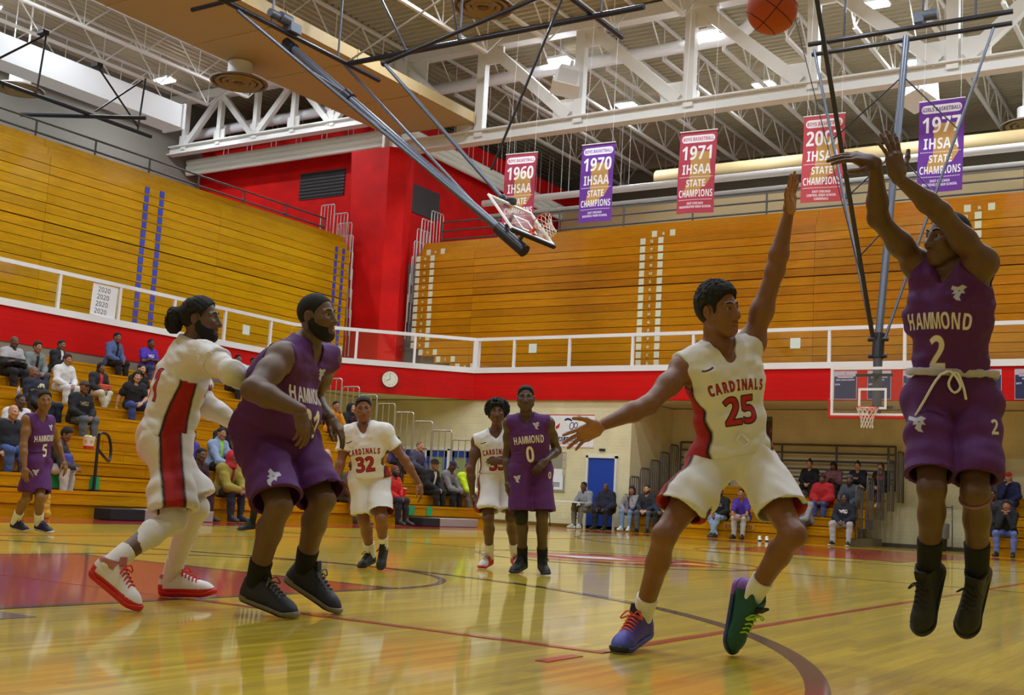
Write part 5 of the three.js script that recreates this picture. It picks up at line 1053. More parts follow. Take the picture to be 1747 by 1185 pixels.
  { // waistband
    const w = new Field(...bounds([J.pelvis], .3), h * .8), c = J.pelvis.clone().addScaledVector(J.spine, .095);
    w.capsule(c.clone().addScaledVector(J.hlat, -.06 * s * b), c.clone().addScaledVector(J.hlat, .06 * s * b), .122 * s * b + (o.band ? .019 : team === 'white' ? -.004 : .006), .122 * s * b + (o.band ? .019 : team === 'white' ? -.004 : .006), .02); if (o.belly) w.ball(c.clone().addScaledVector(J.fwd, .055), .135 * s * b, .05);
    w.cut(c.clone().addScaledVector(J.spine, .018), J.spine); w.cut(c.clone().addScaledVector(J.spine, -.018), J.spine.clone().negate());
    if (team !== 'white') mesh('waistband', wrinkle(w.mesh(), .008, 40, J.hlat), cloth(o.band ? srgb(...o.band) : team === 'white' ? srgb(222, 214, 208) : srgb(70, 22, 84)), t);
    if (o.cord) { const q = (a, y, z) => c.clone().addScaledVector(J.hlat, a).addScaledVector(J.spine, y).addScaledVector(J.hfwd, .15 * s * b + z); mesh('drawstring', o.cord === 2 ? [tube([q(-.06, -.008, 0), q(-.09, -.05, .01), q(-.13, -.13, .0), q(-.16, -.19, -.015)], .006, 20, 6), tube([q(-.06, -.01, .004), q(-.02, .002, .012), q(.02, -.06, .012), q(-.005, -.09, .012), q(-.03, -.05, .014), q(.0, -.0, .01), q(.03, -.06, .01), q(.045, -.12, .004)], .006, 30, 6)] : [tube([q(0, 0, 0), q(-.025, -.03, .008), q(0, -.06, .01), q(.03, -.04, .008), q(0, 0, .004)], .005, 24, 6)], cloth(srgb(224, 220, 214)), t); }
  }
  // socks, leggings, sleeves
  for (const q of ['r', 'l']) {
    const A = J['a' + q], K = J['k' + q], c = o.socks === 'black' ? sockBlack : sockWhite, top = o.sockTop ?? .3;
    const F = new Field(...bounds([A, mix(A, K, .6)], .14), h * .75); legField(F, J, q, s, o.legB ?? b, .008, 1, 2); F.capsule(A.clone().addScaledVector(J['f' + q + 'u'], -.03), A, .04 * s, .044 * s, .02); F.cut(mix(A, K, top), K.clone().sub(A).normalize());
    mesh('sock', F.mesh(), c, t);
    const lg = o.leggings && o.leggings[q];
    if (lg) { const G = new Field(...bounds([J['h' + q], K, A], .15), h); legField(G, J, q, s, o.legB ?? b, .007, .3, lg); G.cut(mix(K, A, lg - 1.02), A.clone().sub(K).normalize()); mesh('legging', wrinkle(G.mesh(), .004, 30), cloth(o.legCol ? srgb(...o.legCol) : srgb(220, 214, 214)), t); }
    if (o.sleeves) { const G = new Field(...bounds([J['s' + q], J['e' + q], J['w' + q]], .14), h); armField(G, J, q, s, (o.armB ?? b) * 1.12, .012); mesh('sleeve', wrinkle(G.mesh(), .012, 24, J['e' + q].clone().sub(J['s' + q]).normalize()), cloth(srgb(222, 218, 218)), t); }
  }
  if (o.extra) o.extra(t, J, s, HM);
  return t;
}
const V3 = (a, b, c) => [a, b, c];
const redShoe = { upper: [214, 206, 206], sole: [196, 28, 20], lace: [206, 40, 34], tongue: [180, 110, 110], tint: p => p.y > .095 && p.z < -.01 ? [180, 116, 116] : p.y < .046 + (p.z < -.08 ? .02 : 0) ? [196, 28, 20] : [220, 212, 212] };
const blackShoe = { upper: [24, 24, 28], sole: [30, 30, 34], lace: [34, 32, 34] };
person('defender25', { H: 1.86, hq: true, skin: [124, 80, 54], label: 'basketball defender in white number 25 jersey with one arm raised high', hair: 'curly', team: 'white', num: '25', top: 'tank', shortLen: .66, flare: 1.16, hem: -.01, cord: 1, hands: { r: 'spread', l: 'flat' }, sockTop: .27, legB: .98, shoe: 1.14,
  shoes: { r: { upper: [72, 62, 160], sole: [50, 60, 150], lace: [226, 84, 20], tongue: [30, 16, 20], tint: p => p.z < -.09 ? [206, 44, 40] : p.z > .15 ? [70, 76, 170] : [76, 62, 160], soleTint: p => p.z > .17 ? [20, 18, 24] : [58, 66, 160] }, l: { upper: [14, 74, 70], sole: [30, 44, 104], lace: [170, 206, 40], tongue: [22, 18, 24], tint: p => p.z < -.08 ? [122, 62, 160] : [12, 78, 70], soleTint: p => p.z < -.05 ? [120, 70, 170] : p.z > .17 ? [22, 22, 40] : [34, 48, 110] } } });
person('shooter2', { H: 1.84, hq: true, ground: false, skin: [92, 62, 46], label: 'jumping shooter in purple number 2 uniform with both arms up', hair: 'short', team: 'purple', num: '2', top: 'tank', shortLen: .86, flare: .98, band: [176, 170, 182], cord: 2, socks: 'black', sockTop: .38, shoe: 1.1, handK: 1.1, hands: { r: 'flop', l: 'spread' }, shoes: blackShoe, hem: .088,
  extra: (t, J, s) => { const K = J.kl, A = J.al, c = mix(K, A, .06), d = A.clone().sub(K).normalize(), g = new THREE.TorusGeometry(.064 * s, .006, 8, 32).applyQuaternion(new THREE.Quaternion().setFromUnitVectors(V(0, 0, 1), d.add(V(.12, .2, 0)).normalize())).translate(c.x, c.y, c.z); mesh('knee_band', g, cloth(srgb(150, 96, 120)), t); } });
person('center21', { H: 1.93, hq: true, build: 1.2, armB: 1.3, legB: 1.14, belly: .06, hem: -.07, shortsTurn: .9, wolf: [372, 425], skin: [98, 70, 52], label: 'heavyset bearded player in purple uniform leaning forward at centre left', hair: 'short', beard: true, team: 'purple', num: '21', top: 'tank', shortLen: .92, flare: 1.06, socks: 'black', sockTop: .3, hands: { r: 'relaxed', l: 'relaxed' }, shoe: 1.16, shoes: { upper: [26, 26, 44], sole: [112, 106, 96], lace: [96, 92, 90], tint: p => p.z < -.11 ? [60, 60, 80] : [26, 26, 46], soleTint: p => p.y < .012 ? [30, 30, 40] : [122, 116, 104] } });
person('post11', { H: 1.88, hq: true, build: 1.04, skin: [96, 66, 50], label: 'player in white long sleeved uniform with a ponytail pushing from behind', hair: 'bun', beard: true, team: 'white', num: '11', top: 'tee', shortLen: .86, flare: 1.14, hem: .0, sleeves: true, leggings: { r: 1.62, l: 1.95 }, sockTop: .3, shoes: redShoe, loose: .024, shoe: 1.12 });
person('guard32', { H: 1.66, skin: [130, 84, 60], label: 'young player in white number 32 jersey walking with arms spread', hair: 'fade', team: 'white', num: '32', top: 'tee', shortLen: .84, flare: 1.25, hem: -.02, loose: .03, sockTop: .36, hands: { r: 'relaxed', l: 'relaxed' }, shoes: { upper: [36, 36, 40], sole: [30, 30, 32], lace: [50, 50, 54] } });
person('wing35', { H: 1.72, skin: [98, 64, 46], label: 'player in white number 35 jersey with a big afro half hidden by number 0', hair: 'afro', team: 'white', num: '35', top: 'tank', shortLen: .8, flare: 1.2, hem: .02, loose: .022, sockTop: .36, shoes: { upper: [196, 36, 26], sole: [196, 36, 26], lace: [214, 206, 204], tint: p => p.z > .06 ? [216, 208, 206] : [196, 36, 26] } });
person('guard0', { H: 1.83, skin: [78, 54, 44], label: 'slim player in purple number 0 uniform standing with one bent arm', hair: 'fade', team: 'purple', num: '0', top: 'tank', shortLen: .92, flare: 1.14, socks: 'black', sockTop: .3, shoes: { upper: [22, 22, 24], sole: [40, 40, 42], lace: [44, 44, 46] }, leggings: { r: 1.2, l: 0 }, legCol: [20, 18, 20] });
person('guard5', { H: 1.76, skin: [128, 88, 52], label: 'player in purple number 5 uniform standing at the far left', hair: 'fade', team: 'purple', num: '5', top: 'tank', shortLen: .84, flare: 1.1, sockTop: .4, shoes: { upper: [34, 26, 62], sole: [206, 200, 204], lace: [70, 60, 100] } });
{ // ball in the air
  const t = thing('basketball', 'orange basketball in flight at the top of the picture', 'ball');
  const R0 = .121, bump = dataTex(256, 256, (x, y) => { const v = 140 + 60 * Math.sin(x * .8 + (y % 4) * .4) * Math.sin(y * .8); return [v, v, v]; }, false); bump.repeat.set(6, 3);
  mesh('cover', new THREE.SphereGeometry(R0, 64, 40), std(srgb(176, 66, 26), .6, { bumpMap: bump, bumpScale: .0008 }), t);
  const seam = std(srgb(36, 16, 12), .7), q = n => { const e = new THREE.Quaternion().setFromUnitVectors(V(0, 0, 1), n.normalize()); return e; };
  for (const n of [V(1, 0, 0), V(0, 1, 0)]) mesh('seam', new THREE.TorusGeometry(R0 - .0005, .0024, 6, 72).applyQuaternion(q(n)), seam, t);
  for (const sg of [-1, 1]) { const pts = []; for (let i = 0; i < 64; i++) { const a = i / 64 * 2 * Math.PI; pts.push(V(.0 + sg * .72, .74 * Math.cos(a), .74 * Math.sin(a)).normalize().multiplyScalar(R0 - .0003)); } mesh('seam', tube(pts, .0024, 100, 6, true), seam, t); }
  t.rotation.set(.4, .5, .75); t.position.copy(P(5.262, 3.978, 3.085));
}
// ---------------------------------------------------------------- spectators on the lower bleachers
const SKIN = { d: [88, 58, 42], m: [122, 80, 56], l: [186, 136, 106], t: [150, 104, 74] };
const ARMS = {     // elbow, wrist for the person's left side (x mirrored for the right)
  lap: [[.25, .27, .1], [.09, .17, .31]], knees: [[.2, .19, .3], [.05, .15, .46]], cross: [[.25, .27, .13], [-.07, .33, .24]], phone: [[.22, .22, .15], [.05, .36, .31]], chin: [[.17, .25, .27], [.04, .54, .24]], prop: [[.3, .26, -.08], [.33, .05, -.08]], side: [[.27, .24, .02], [.24, .1, .24]], wide: [[.3, .26, .12], [.17, .16, .36]],
};
const crowdMats = {};
const crowdMat = (c, rough = .85) => crowdMats[c.join() + rough] ??= std(srgb(...c), rough);
const crowdPaint = new THREE.MeshStandardMaterial({ vertexColors: true, roughness: .85 });
function spectator(o) {
  const t = thing('person', o.label, 'person'); const s = o.s ?? 1, lean = o.lean ?? .12, A = o.arms ?? 'lap', AL = ARMS[o.armL ?? A], AR = ARMS[o.armR ?? A];
  const stand = o.stand, hipY = stand ? .5 : .135;
  const q = (x, y, z) => V(x * s, y * s, z * s), ln = h => lean * h;
  const J = { pelvis: q(0, hipY, 0), chest: q(o.bend ?? 0, hipY + .29, ln(.3)), neck: q((o.bend ?? 0) * 1.5, hipY + .46, ln(.5) + .01), head: q((o.bend ?? 0) * 1.9 + (o.headX ?? 0), hipY + .62, ln(.66) + .05), hl: q(.085, hipY - .02, .01), hr: q(-.085, hipY - .02, .01) };
  const sp = o.spread ?? .13, kz = o.kneeZ ?? .4, ext = o.ext ?? 0;
  if (stand) { J.kl = q(.1, .06, .03); J.kr = q(-.1, .06, .03); J.al = q(.11, -.36, 0); J.ar = q(-.11, -.36, 0); }
  else { J.kl = q(sp, .1, kz); J.kr = q(-sp, .1, kz); J.al = q(o.crossLegs ? -.04 : sp * .9, -.35, kz + .0 + ext); J.ar = q(o.crossLegs ? .06 : -sp * .9, -.35, kz - .02 + ext); if (o.legOut) { J.kl = q(.22, .13, .36); J.al = q(.36, -.1, .7); } }
  const shy = hipY + .4; J.sl = q(.17 + (o.bend ?? 0) * 1.3, shy, ln(.44)); J.sr = q(-.17 + (o.bend ?? 0) * 1.3, shy, ln(.44));
  const hy = (p, sg) => q(p[0] * sg, p[1] + (stand ? .4 : 0), p[2] + ln(.3) * (p[1] > .2 ? 1 : .5));
  J.el = hy(AL[0], 1); J.wl = hy(AL[1], 1); J.er = hy(AR[0], -1); J.wr = hy(AR[1], -1);
  J.spine = J.neck.clone().sub(J.pelvis).normalize(); J.lat = V(1, 0, 0); J.hlat = J.lat; J.fwd = J.lat.clone().cross(J.spine).normalize(); J.hfwd = J.fwd;
  J.fr = J.fl = V(0, 0, 1); const fat = o.fat ?? 1, up = V(0, 1, 0);
  const yaw = o.yaw ?? 0, nod = o.nod ?? .05, face = V(Math.sin(yaw), -nod, Math.cos(yaw)).normalize(), hb = basisFrom(face, V(o.tilt ?? 0, 1, nod));
  const HM = frame(...hb, J.head).multiply(new THREE.Matrix4().makeScale(s * 1.0, s * 1.0, s * 1.0));
  const skin = srgb(...SKIN[o.skin ?? 'd']), lip = srgb(...SKIN[o.skin ?? 'd'].map((v, i) => v * [.98, .74, .76][i]));
  const all = [J.pelvis, J.chest, J.neck, J.head, J.sl, J.sr, J.el, J.er, J.wl, J.wr], h = .019;
  const bf = new Field(...bounds(all, .2), h); torsoField(bf, J, s, .95, 0); for (const k of ['l', 'r']) armField(bf, J, k, s, .92, 0); bf.capsule(J.neck, V(0, -.09, -.03).applyMatrix4(HM), .056 * s, .053 * s, .03);
  const body = [paint(bf.mesh(), () => skin), headGeo(.0075, skin, lip).applyMatrix4(HM)];
  for (const k of ['l', 'r']) {
    const E = J['e' + k], W = J['w' + k], d = W.clone().sub(E).normalize(), dd = d.clone().add(V(k === 'l' ? -.2 : .2, A === 'prop' ? -.6 : -.15, .1)).normalize(), n = V(k === 'l' ? -.5 : .5, -.8, -.1).addScaledVector(dd, 0); n.addScaledVector(dd, -n.dot(dd)).normalize();
    const g = paint((k === 'l' ? mirrorX(handGeo(.007, 'relaxed')) : handGeo(.007, 'relaxed').clone()), () => skin); body.push(g.applyMatrix4(frame(dd.clone().cross(n), dd, n, W).multiply(new THREE.Matrix4().makeScale(s, s, s))));
  }
  mesh('body', body, skinMat, t);
  const ig = [-1, 1].map(e => new THREE.SphereGeometry(.009, 8, 6).scale(1.3, .8, .6).translate(.033 * e, .0095, .0815).applyMatrix4(HM)); ig.forEach(g => mesh('eye', g, irisDark, t));
  if (o.hair) mesh(o.hat ? 'hat' : 'hair', hairOf(o.hair, .0095).clone().applyMatrix4(HM), o.hairCol ? crowdMat(o.hairCol) : hairMat, t);
  if (o.beard) mesh('beard', hairOf('beard', .0095).clone().applyMatrix4(HM), o.beard === 1 ? hairMat : crowdMat(o.beard), t);
  // top
  const tf = new Field(...bounds(all, .22), h), off = o.puff ?? .022; torsoField(tf, J, s, fat, off, { belly: o.belly });
  for (const k of ['l', 'r']) { armField(tf, J, k, s, fat * (o.short ? 1.05 : 1), off, 0, o.short ? .62 : 1.93); }
  if (o.collar) tf.capsule(J.neck.clone().addScaledVector(J.spine, -.01), J.neck.clone().addScaledVector(J.spine, .055), .072 * s, .075 * s, .03);
  else { tf.capsule(J.neck.clone().addScaledVector(J.spine, .08), J.neck.clone().addScaledVector(J.fwd, .07), .07 * s, .045 * s, .01, true); tf.cut(J.neck.clone().addScaledVector(J.spine, .04), J.spine); }
  if (o.hoodDown) tf.capsule(J.neck.clone().add(q(-.08, .0, -.06)), J.neck.clone().add(q(.08, .0, -.06)), .06 * s, .06 * s, .04);
  tf.cut(J.pelvis.clone().add(q(0, -.1, 0)), V(0, -1, 0));
  const base = srgb(...o.top), inn = o.inner && srgb(...o.inner), slv = o.sleeve && srgb(...o.sleeve), prn = o.print && srgb(...o.print), yoke = o.yoke && srgb(...o.yoke);
  const tg = paint(wrinkle(tf.mesh(), .014, 16, J.spine), p => { const v = p.clone().sub(J.chest), l = v.x, y = v.dot(J.spine), z = v.dot(J.fwd);
    if (slv && Math.abs(l) > .17 && z < .08) return slv;
    if (inn && z > .05 && Math.abs(l) < .035 + .05 * Math.max(0, y) && y > -.2) return inn;
    if (yoke && y > .0) return yoke;
    if (prn && z > .06 && Math.abs(y - .02) < .04 && Math.abs(l) < .1 && nA(l * 90 + 50, y * 90 + 50) > .42) return prn;
    if (o.vest && Math.abs(l) < .2 && (Math.abs(y + .08) < .025)) return srgb(200, 204, 206);
    if (o.plaid && (Math.floor(p.x * 30) + Math.floor(p.y * 30)) % 2) return srgb(26, 20, 24);
    return base; });
  mesh(o.topName ?? (o.short ? 'shirt' : 'jacket'), tg, crowdPaint, t);
  if (o.hood) mesh('hood', hairOf('hood', .0105).clone().applyMatrix4(HM), crowdMat(o.top), t);
  // trousers
  const pf = new Field(...bounds([J.pelvis, J.hl, J.hr, J.kl, J.kr, J.al, J.ar], .18), h);
  pf.capsule(J.hl, J.hr, .115 * s * fat, .115 * s * fat, .04); pf.ball(J.pelvis, .12 * s * fat, .05); for (const k of ['l', 'r']) legField(pf, J, k, s, .96 * Math.sqrt(fat), .018, 0, 1.97); pf.cut(J.pelvis.clone().add(q(0, .12, 0)), V(0, 1, 0));
  mesh('trousers', wrinkle(pf.mesh(), .016, 18, V(0, .6, .8)), crowdMat(o.legs), t);
  for (const k of ['l', 'r']) {
    const An = J['a' + k], sx = k === 'l' ? .12 : -.12, [x, y, z] = basisFrom(V(sx, o.legOut && k === 'l' ? .4 : 0, 1), up), org = An.clone().addScaledVector(y, -.09).addScaledVector(z, .06), m = frame(x, y, z, org), sg = shoeGeo(.011, true);
    const sh = mesh('shoe', [sg.upper.clone().applyMatrix4(m)], crowdMat(o.shoes ?? [30, 28, 30], .6), t); mesh('sole', sg.sole.clone().applyMatrix4(m), crowdMat(o.sole ?? o.shoes ?? [30, 28, 30], .6), sh);
  }
  if (o.extra) o.extra(t, J, s, q, HM);
  if (o.side === 'L') { t.position.copy(P(LX - RUN * o.row - .15, o.at, seatZ(o.row))); t.rotation.y = Math.PI / 2 + (o.turn ?? 0); }
  else { t.position.copy(P(o.at, 28.9 + RUN * o.row + .15 - (o.fwdOff ?? 0), seatZ(o.row))); t.rotation.y = o.turn ?? 0; }
  return t;
}
const JEAN = [62, 84, 136], PALEJ = [136, 160, 196], BLK = [22, 21, 24], NAVY = [28, 32, 58], GREY = [132, 130, 132], KHAKI = [176, 156, 108], WHT = [212, 208, 208];
const box3 = (w, h, d, p, m, n, t) => mesh(n, new RoundedBoxGeometry(w, h, d, 2, Math.min(w, h, d) * .3).translate(p.x, p.y, p.z), m, t);
const phone = (t, J, s, q) => box3(.07, .13, .012, mix(J.wl, J.wr, .5).add(q(0, .06, .03)), crowdMat([20, 20, 24], .3), 'phone', t);
[
  // left bleacher, upper rows
  { side: 'L', row: 9, at: 14.2, label: 'man in a dark hoodie with pale yoke sitting high at the left edge', top: BLK, yoke: [168, 164, 168], legs: BLK, arms: 'cross', hoodDown: 1, lean: .05, fat: 1.1 },
  { side: 'L', row: 9, at: 14.75, label: 'woman in a grey cardigan over black at the upper left', top: [116, 122, 122], inner: BLK, legs: [70, 76, 100], hair: 'curly', hairCol: [44, 30, 24], skin: 't', s: .95 },
  { side: 'L', row: 10, at: 15.8, label: 'boy in a black track jacket and khaki trousers at the upper left', top: BLK, inner: [216, 214, 212], legs: KHAKI, hair: 'fade', arms: 'phone', skin: 'm', s: .9, collar: 1, shoes: [40, 34, 30], turn: .25 },
  { side: 'L', row: 12, at: 18.35, label: 'young man in a denim jacket against the red band', top: [84, 98, 146], inner: BLK, legs: BLK, hair: 'fade', skin: 'm', arms: 'lap', collar: 1, turn: .15, shoes: [60, 60, 66] },
  { side: 'L', row: 12, at: 19.45, label: 'man in a bright purple shirt with folded arms', top: [78, 50, 178], short: 1, print: [220, 216, 230], legs: [52, 58, 98], hair: 'short', arms: 'cross', skin: 'd' },
  { side: 'L', row: 12, at: 20.3, label: 'reddish haired man in a plaid shirt', top: [128, 36, 44], plaid: 1, legs: [58, 62, 92], hair: 'short', hairCol: [92, 54, 34], skin: 'l', beard: [110, 66, 44] },
  { side: 'L', row: 8, at: 15.05, label: 'woman in a white hooded sweatshirt and white trousers with a red headband', top: WHT, legs: [200, 200, 206], hair: 'curly', hairCol: [70, 22, 28], skin: 't', collar: 1, shoes: [206, 206, 214], s: .95 },
  { side: 'L', row: 8, at: 15.95, label: 'girl in a dark jacket over red holding an orange bag', top: [36, 32, 36], inner: [196, 50, 50], legs: [196, 186, 164], hair: 'long', skin: 'm', s: .88, crossLegs: 1, arms: 'lap', extra: (t, J, s, q) => box3(.3, .16, .14, q(.05, .24, .26), crowdMat([190, 72, 40]), 'bag', t) },
  { side: 'L', row: 6, at: 13.6, label: 'man in a navy jersey reclining with his knees up', top: [26, 28, 48], legs: [28, 32, 54], lean: -.35, arms: 'side', skin: 'm', print: [206, 196, 150], fat: 1.1, turn: .3, shoes: [70, 72, 76] },
  { side: 'L', row: 5, at: 14.05, label: 'man in a black jacket and dark cap above the popcorn bucket', top: BLK, legs: [84, 90, 98], hair: 'cap', hat: 1, hairCol: [58, 54, 56], skin: 'm', arms: 'lap', fat: 1.12, hoodDown: 1, shoes: [30, 30, 34], print: [150, 140, 110] },
  { side: 'L', row: 8, at: 17.05, label: 'bearded man in a black shirt behind the long haired woman', top: BLK, short: 1, legs: [40, 44, 70], hair: 'short', beard: 1, skin: 'l' },
  { side: 'L', row: 7, at: 16.45, label: 'long haired woman in black with blue jeans leaning on her arm', top: [24, 22, 24], short: 1, legs: [50, 62, 120], hair: 'long', hairCol: [28, 20, 18], skin: 'l', armR: 'prop', legOut: 1, shoes: [66, 72, 56], turn: -.35 },
  { side: 'L', row: 7, at: 17.15, label: 'boy in black sitting close beside the long haired woman', top: [30, 28, 32], legs: [44, 56, 110], hair: 'fade', skin: 't', s: .85 },
  { side: 'L', row: 3, at: 11.75, label: 'smiling man in a white shirt behind number 5', top: [206, 204, 206], legs: [70, 74, 92], hair: 'short', skin: 'd', fat: 1.1 },
  { side: 'L', row: 4, at: 11.35, label: 'person in a cream coat at the left edge', top: [206, 196, 170], legs: BLK, hair: 'beanie', hat: 1, hairCol: [190, 186, 176], skin: 'm', puff: .035 },
  { side: 'L', row: 2, at: 11.15, label: 'laughing bald man in a dark navy sweater and blue jeans', top: [26, 28, 40], legs: JEAN, skin: 'l', lean: .2, arms: 'side', fat: 1.2, belly: .03, shoes: [28, 26, 30] },
  { side: 'L', row: 1, at: 11.6, label: 'kid in a dark jacket holding a blue bag beside number 5', top: [54, 50, 56], legs: [190, 186, 190], hair: 'curly', skin: 'm', s: .9, lean: .35, arms: 'knees', turn: .5, nod: .4, shoes: [26, 26, 30], extra: (t, J, s, q) => box3(.3, .22, .2, q(0, .28, .3), crowdMat([70, 66, 150]), 'bag', t) },
  { side: 'L', row: 0, at: 14.98, label: 'person in a shiny gold jacket and a pink red hood', top: [140, 124, 44], inner: [120, 24, 36], legs: [34, 36, 50], hair: 'hood', hairCol: [176, 34, 54], hat: 1, skin: 'm', puff: .04, arms: 'knees', lean: .25, shoes: [40, 46, 60] },
  { side: 'L', row: 0, at: 14.2, label: 'person in a dark maroon coat beside the gold jacket', top: [52, 26, 36], legs: [52, 26, 34], hair: 'fade', skin: 'd', lean: .2, shoes: [36, 26, 30] },
  { side: 'L', row: 2, at: 15.95, label: 'boy in a pale denim jacket over a lime shirt', top: [128, 146, 178], inner: [150, 210, 70], legs: BLK, hair: 'fade', skin: 't', arms: 'knees', collar: 1 },
  { side: 'L', row: 2, at: 15.2, label: 'kid in a purple sweater and olive trousers', top: [74, 52, 150], legs: [74, 62, 46], hair: 'fade', skin: 'm', s: .88 },
  { side: 'L', row: 3, at: 16.7, label: 'figure in black seen behind the denim jacket boy', top: BLK, legs: BLK, hair: 'hood', hat: 1, hairCol: BLK, skin: 'm' },
  { side: 'L', row: 12, at: 22.55, label: 'person in white trousers at the top row left of the tall player', top: [60, 64, 60], legs: [214, 212, 206], hair: 'fade', skin: 'm', shoes: WHT },
  { side: 'L', row: 12, at: 23.15, label: 'second person in a pale shirt at the top row', top: [196, 206, 170], legs: [206, 204, 200], hair: 'short', skin: 'm', shoes: WHT },
  { side: 'L', row: 11, at: 21.9, label: 'person in dark trousers one row below the white trousers', top: [46, 30, 34], legs: BLK, hair: 'fade', skin: 'd' },
  { side: 'L', row: 7, at: 23.1, label: 'boy in a bright yellow hooded sweatshirt', top: [222, 150, 18], legs: [70, 60, 50], hair: 'fade', skin: 't', armL: 'chin', hoodDown: 1 },
  { side: 'L', row: 7, at: 23.75, label: 'woman in a dark headscarf beside the yellow sweatshirt', top: [26, 26, 34], inner: [90, 26, 34], legs: BLK, hair: 'hood', hat: 1, hairCol: [22, 22, 28], skin: 'l' },
  { side: 'L', row: 9, at: 23.75, label: 'person in black with a topknot above the yellow sweatshirt', top: [34, 26, 34], inner: [214, 206, 206], legs: BLK, hair: 'topbun', skin: 'd', armR: 'chin' },
  { side: 'L', row: 0, at: 20.05, label: 'bearded man in a red sweatshirt holding a red cup', top: [198, 26, 28], legs: [30, 30, 38], hair: 'short', hairCol: [110, 44, 44], beard: 1, skin: 'd', arms: 'lap', shoes: [30, 26, 28], sole: [34, 30, 30], extra: (t, J, s, q) => { const p = J.wl.clone().add(q(-.02, .05, .05)); mesh('cup', new THREE.LatheGeometry([[.0, 0], [.032, 0], [.042, .15], [.0425, .155]].map(a => new THREE.Vector2(...a)), 20).translate(p.x, p.y, p.z), crowdMat([196, 30, 34], .4), t); mesh('lid', new THREE.CylinderGeometry(.045, .045, .02, 20).translate(p.x, p.y + .16, p.z), crowdMat([226, 222, 222], .4), t); } },
  { side: 'L', row: 1, at: 22.35, label: 'person in a long black coat and wide brimmed black hat', top: [18, 17, 18], inner: [206, 196, 180], legs: [18, 17, 18], hair: 'brim', hat: 1, hairCol: [16, 15, 16], skin: 't', puff: .035, arms: 'lap', lean: .2 },
  { side: 'L', row: 1, at: 23.05, label: 'man in a grey hooded sweatshirt and dark cap looking down', top: [118, 114, 116], legs: [26, 26, 30], hair: 'cap', hat: 1, hairCol: [34, 28, 52], skin: 'd', nod: .6, arms: 'knees', lean: .25, hoodDown: 1 },
  { side: 'L', row: 1, at: 23.75, label: 'person in a lime safety vest behind number 35', top: [196, 226, 30], vest: 1, legs: [120, 112, 104], hair: 'short', hairCol: [80, 60, 48], skin: 'l', nod: .5, lean: .25, arms: 'knees' },
  { side: 'L', row: 3, at: 23.5, label: 'man with receding hair standing behind the dark cap', top: [70, 66, 90], legs: BLK, hair: 'grey', hairCol: [120, 96, 80], skin: 'l' },
  { side: 'L', row: 4, at: 23.4, label: 'small boy in purple with white shoes at the end rail', top: [74, 62, 120], legs: [30, 30, 40], hair: 'fade', skin: 'm', s: .82, arms: 'chin', shoes: [216, 214, 216] },
  { side: 'L', row: 1, at: 18.45, label: 'bald man with glasses in a black coat and white scarf', top: [30, 28, 32], inner: [206, 204, 204], legs: [44, 50, 84], skin: 'l', beard: [120, 106, 98], shoes: [30, 36, 60] },
  { side: 'L', row: 0, at: 18.6, label: 'person in an olive green coat beside number 32', top: [58, 60, 46], legs: [70, 66, 58], hair: 'beanie', hat: 1, hairCol: [44, 42, 40], skin: 'd', puff: .035, fat: 1.1, shoes: [50, 48, 46] },
  { side: 'L', row: 2, at: 18.2, label: 'person in black behind the bald man with glasses', top: BLK, legs: BLK, hair: 'beanie', hat: 1, hairCol: BLK, skin: 'd', fat: 1.1 },
  { side: 'L', row: 3, at: 17.6, label: 'woman in a maroon coat left of the bald man with glasses', top: [104, 22, 36], legs: [30, 26, 30], hair: 'brim', hat: 1, hairCol: [96, 20, 34], skin: 'd' },
  // below the balcony, facing the court
  { side: 'R', row: 0, at: -9.45, label: 'man in a grey hooded sweatshirt and white shoes left of the blue door', top: [138, 138, 142], legs: [126, 122, 120], hair: 'fade', skin: 'd', hoodDown: 1, armR: 'wide', armL: 'lap', shoes: [224, 222, 222], turn: -.2, lean: .16 },
  { side: 'R', row: 0, at: -8.78, label: 'large bald man in a navy jacket in front of the blue door', top: [24, 26, 46], legs: [22, 23, 36], skin: 'd', fat: 1.32, belly: .05, arms: 'wide', collar: 1, spread: .18, print: null },
  { side: 'R', row: 0, at: -8.05, label: 'woman in a grey sweater with long dark braids leaning on her hand', top: [142, 138, 142], inner: [30, 24, 24], legs: [112, 136, 178], hair: 'long', hairCol: [22, 18, 18], skin: 't', armL: 'chin', shoes: [206, 202, 206], bend: .04, turn: .15, s: .94 },
  { side: 'R', row: 0, at: -7.5, label: 'bearded man in a dark jacket with grey trousers beside the woman with braids', top: [40, 44, 54], yoke: [36, 38, 44], legs: [74, 78, 88], hair: 'short', beard: 1, skin: 'l', hoodDown: 1, arms: 'lap', spread: .17, turn: .1 },
  { side: 'R', row: 0, at: -6.95, label: 'person in a dark blue coat mostly hidden by the raised leg', top: [36, 42, 70], legs: [30, 30, 36], hair: 'fade', skin: 'd' },
  { side: 'R', row: 1, at: -6.75, label: 'person in a bright purple top behind the dark blue coat', top: [76, 44, 150], legs: [120, 124, 130], hair: 'short', skin: 'd' },
  { side: 'R', row: 0, at: -5.3, label: 'bearded man in a black hoodie with pale blue jeans seen between the legs', top: [20, 19, 22], print: [120, 120, 126], legs: PALEJ, hair: 'fade', beard: 1, skin: 'm', arms: 'lap', turn: -.15, shoes: [50, 44, 42], crossLegs: 1, hoodDown: 1 },
  { side: 'R', row: 0, at: -4.68, label: 'person in a purple shirt and pale grey trousers resting forearms on the knees', top: [72, 44, 148], short: 1, legs: [172, 168, 168], hair: 'short', skin: 't', arms: 'knees', lean: .3, turn: .05, shoes: [26, 24, 28] },
  { side: 'R', row: 4, at: -3.75, label: 'girl in black with her hair up on the top row, leftmost of four', top: [20, 19, 22], legs: BLK, hair: 'topbun', skin: 'l', hipUp: 1, s: .94, arms: 'lap' },
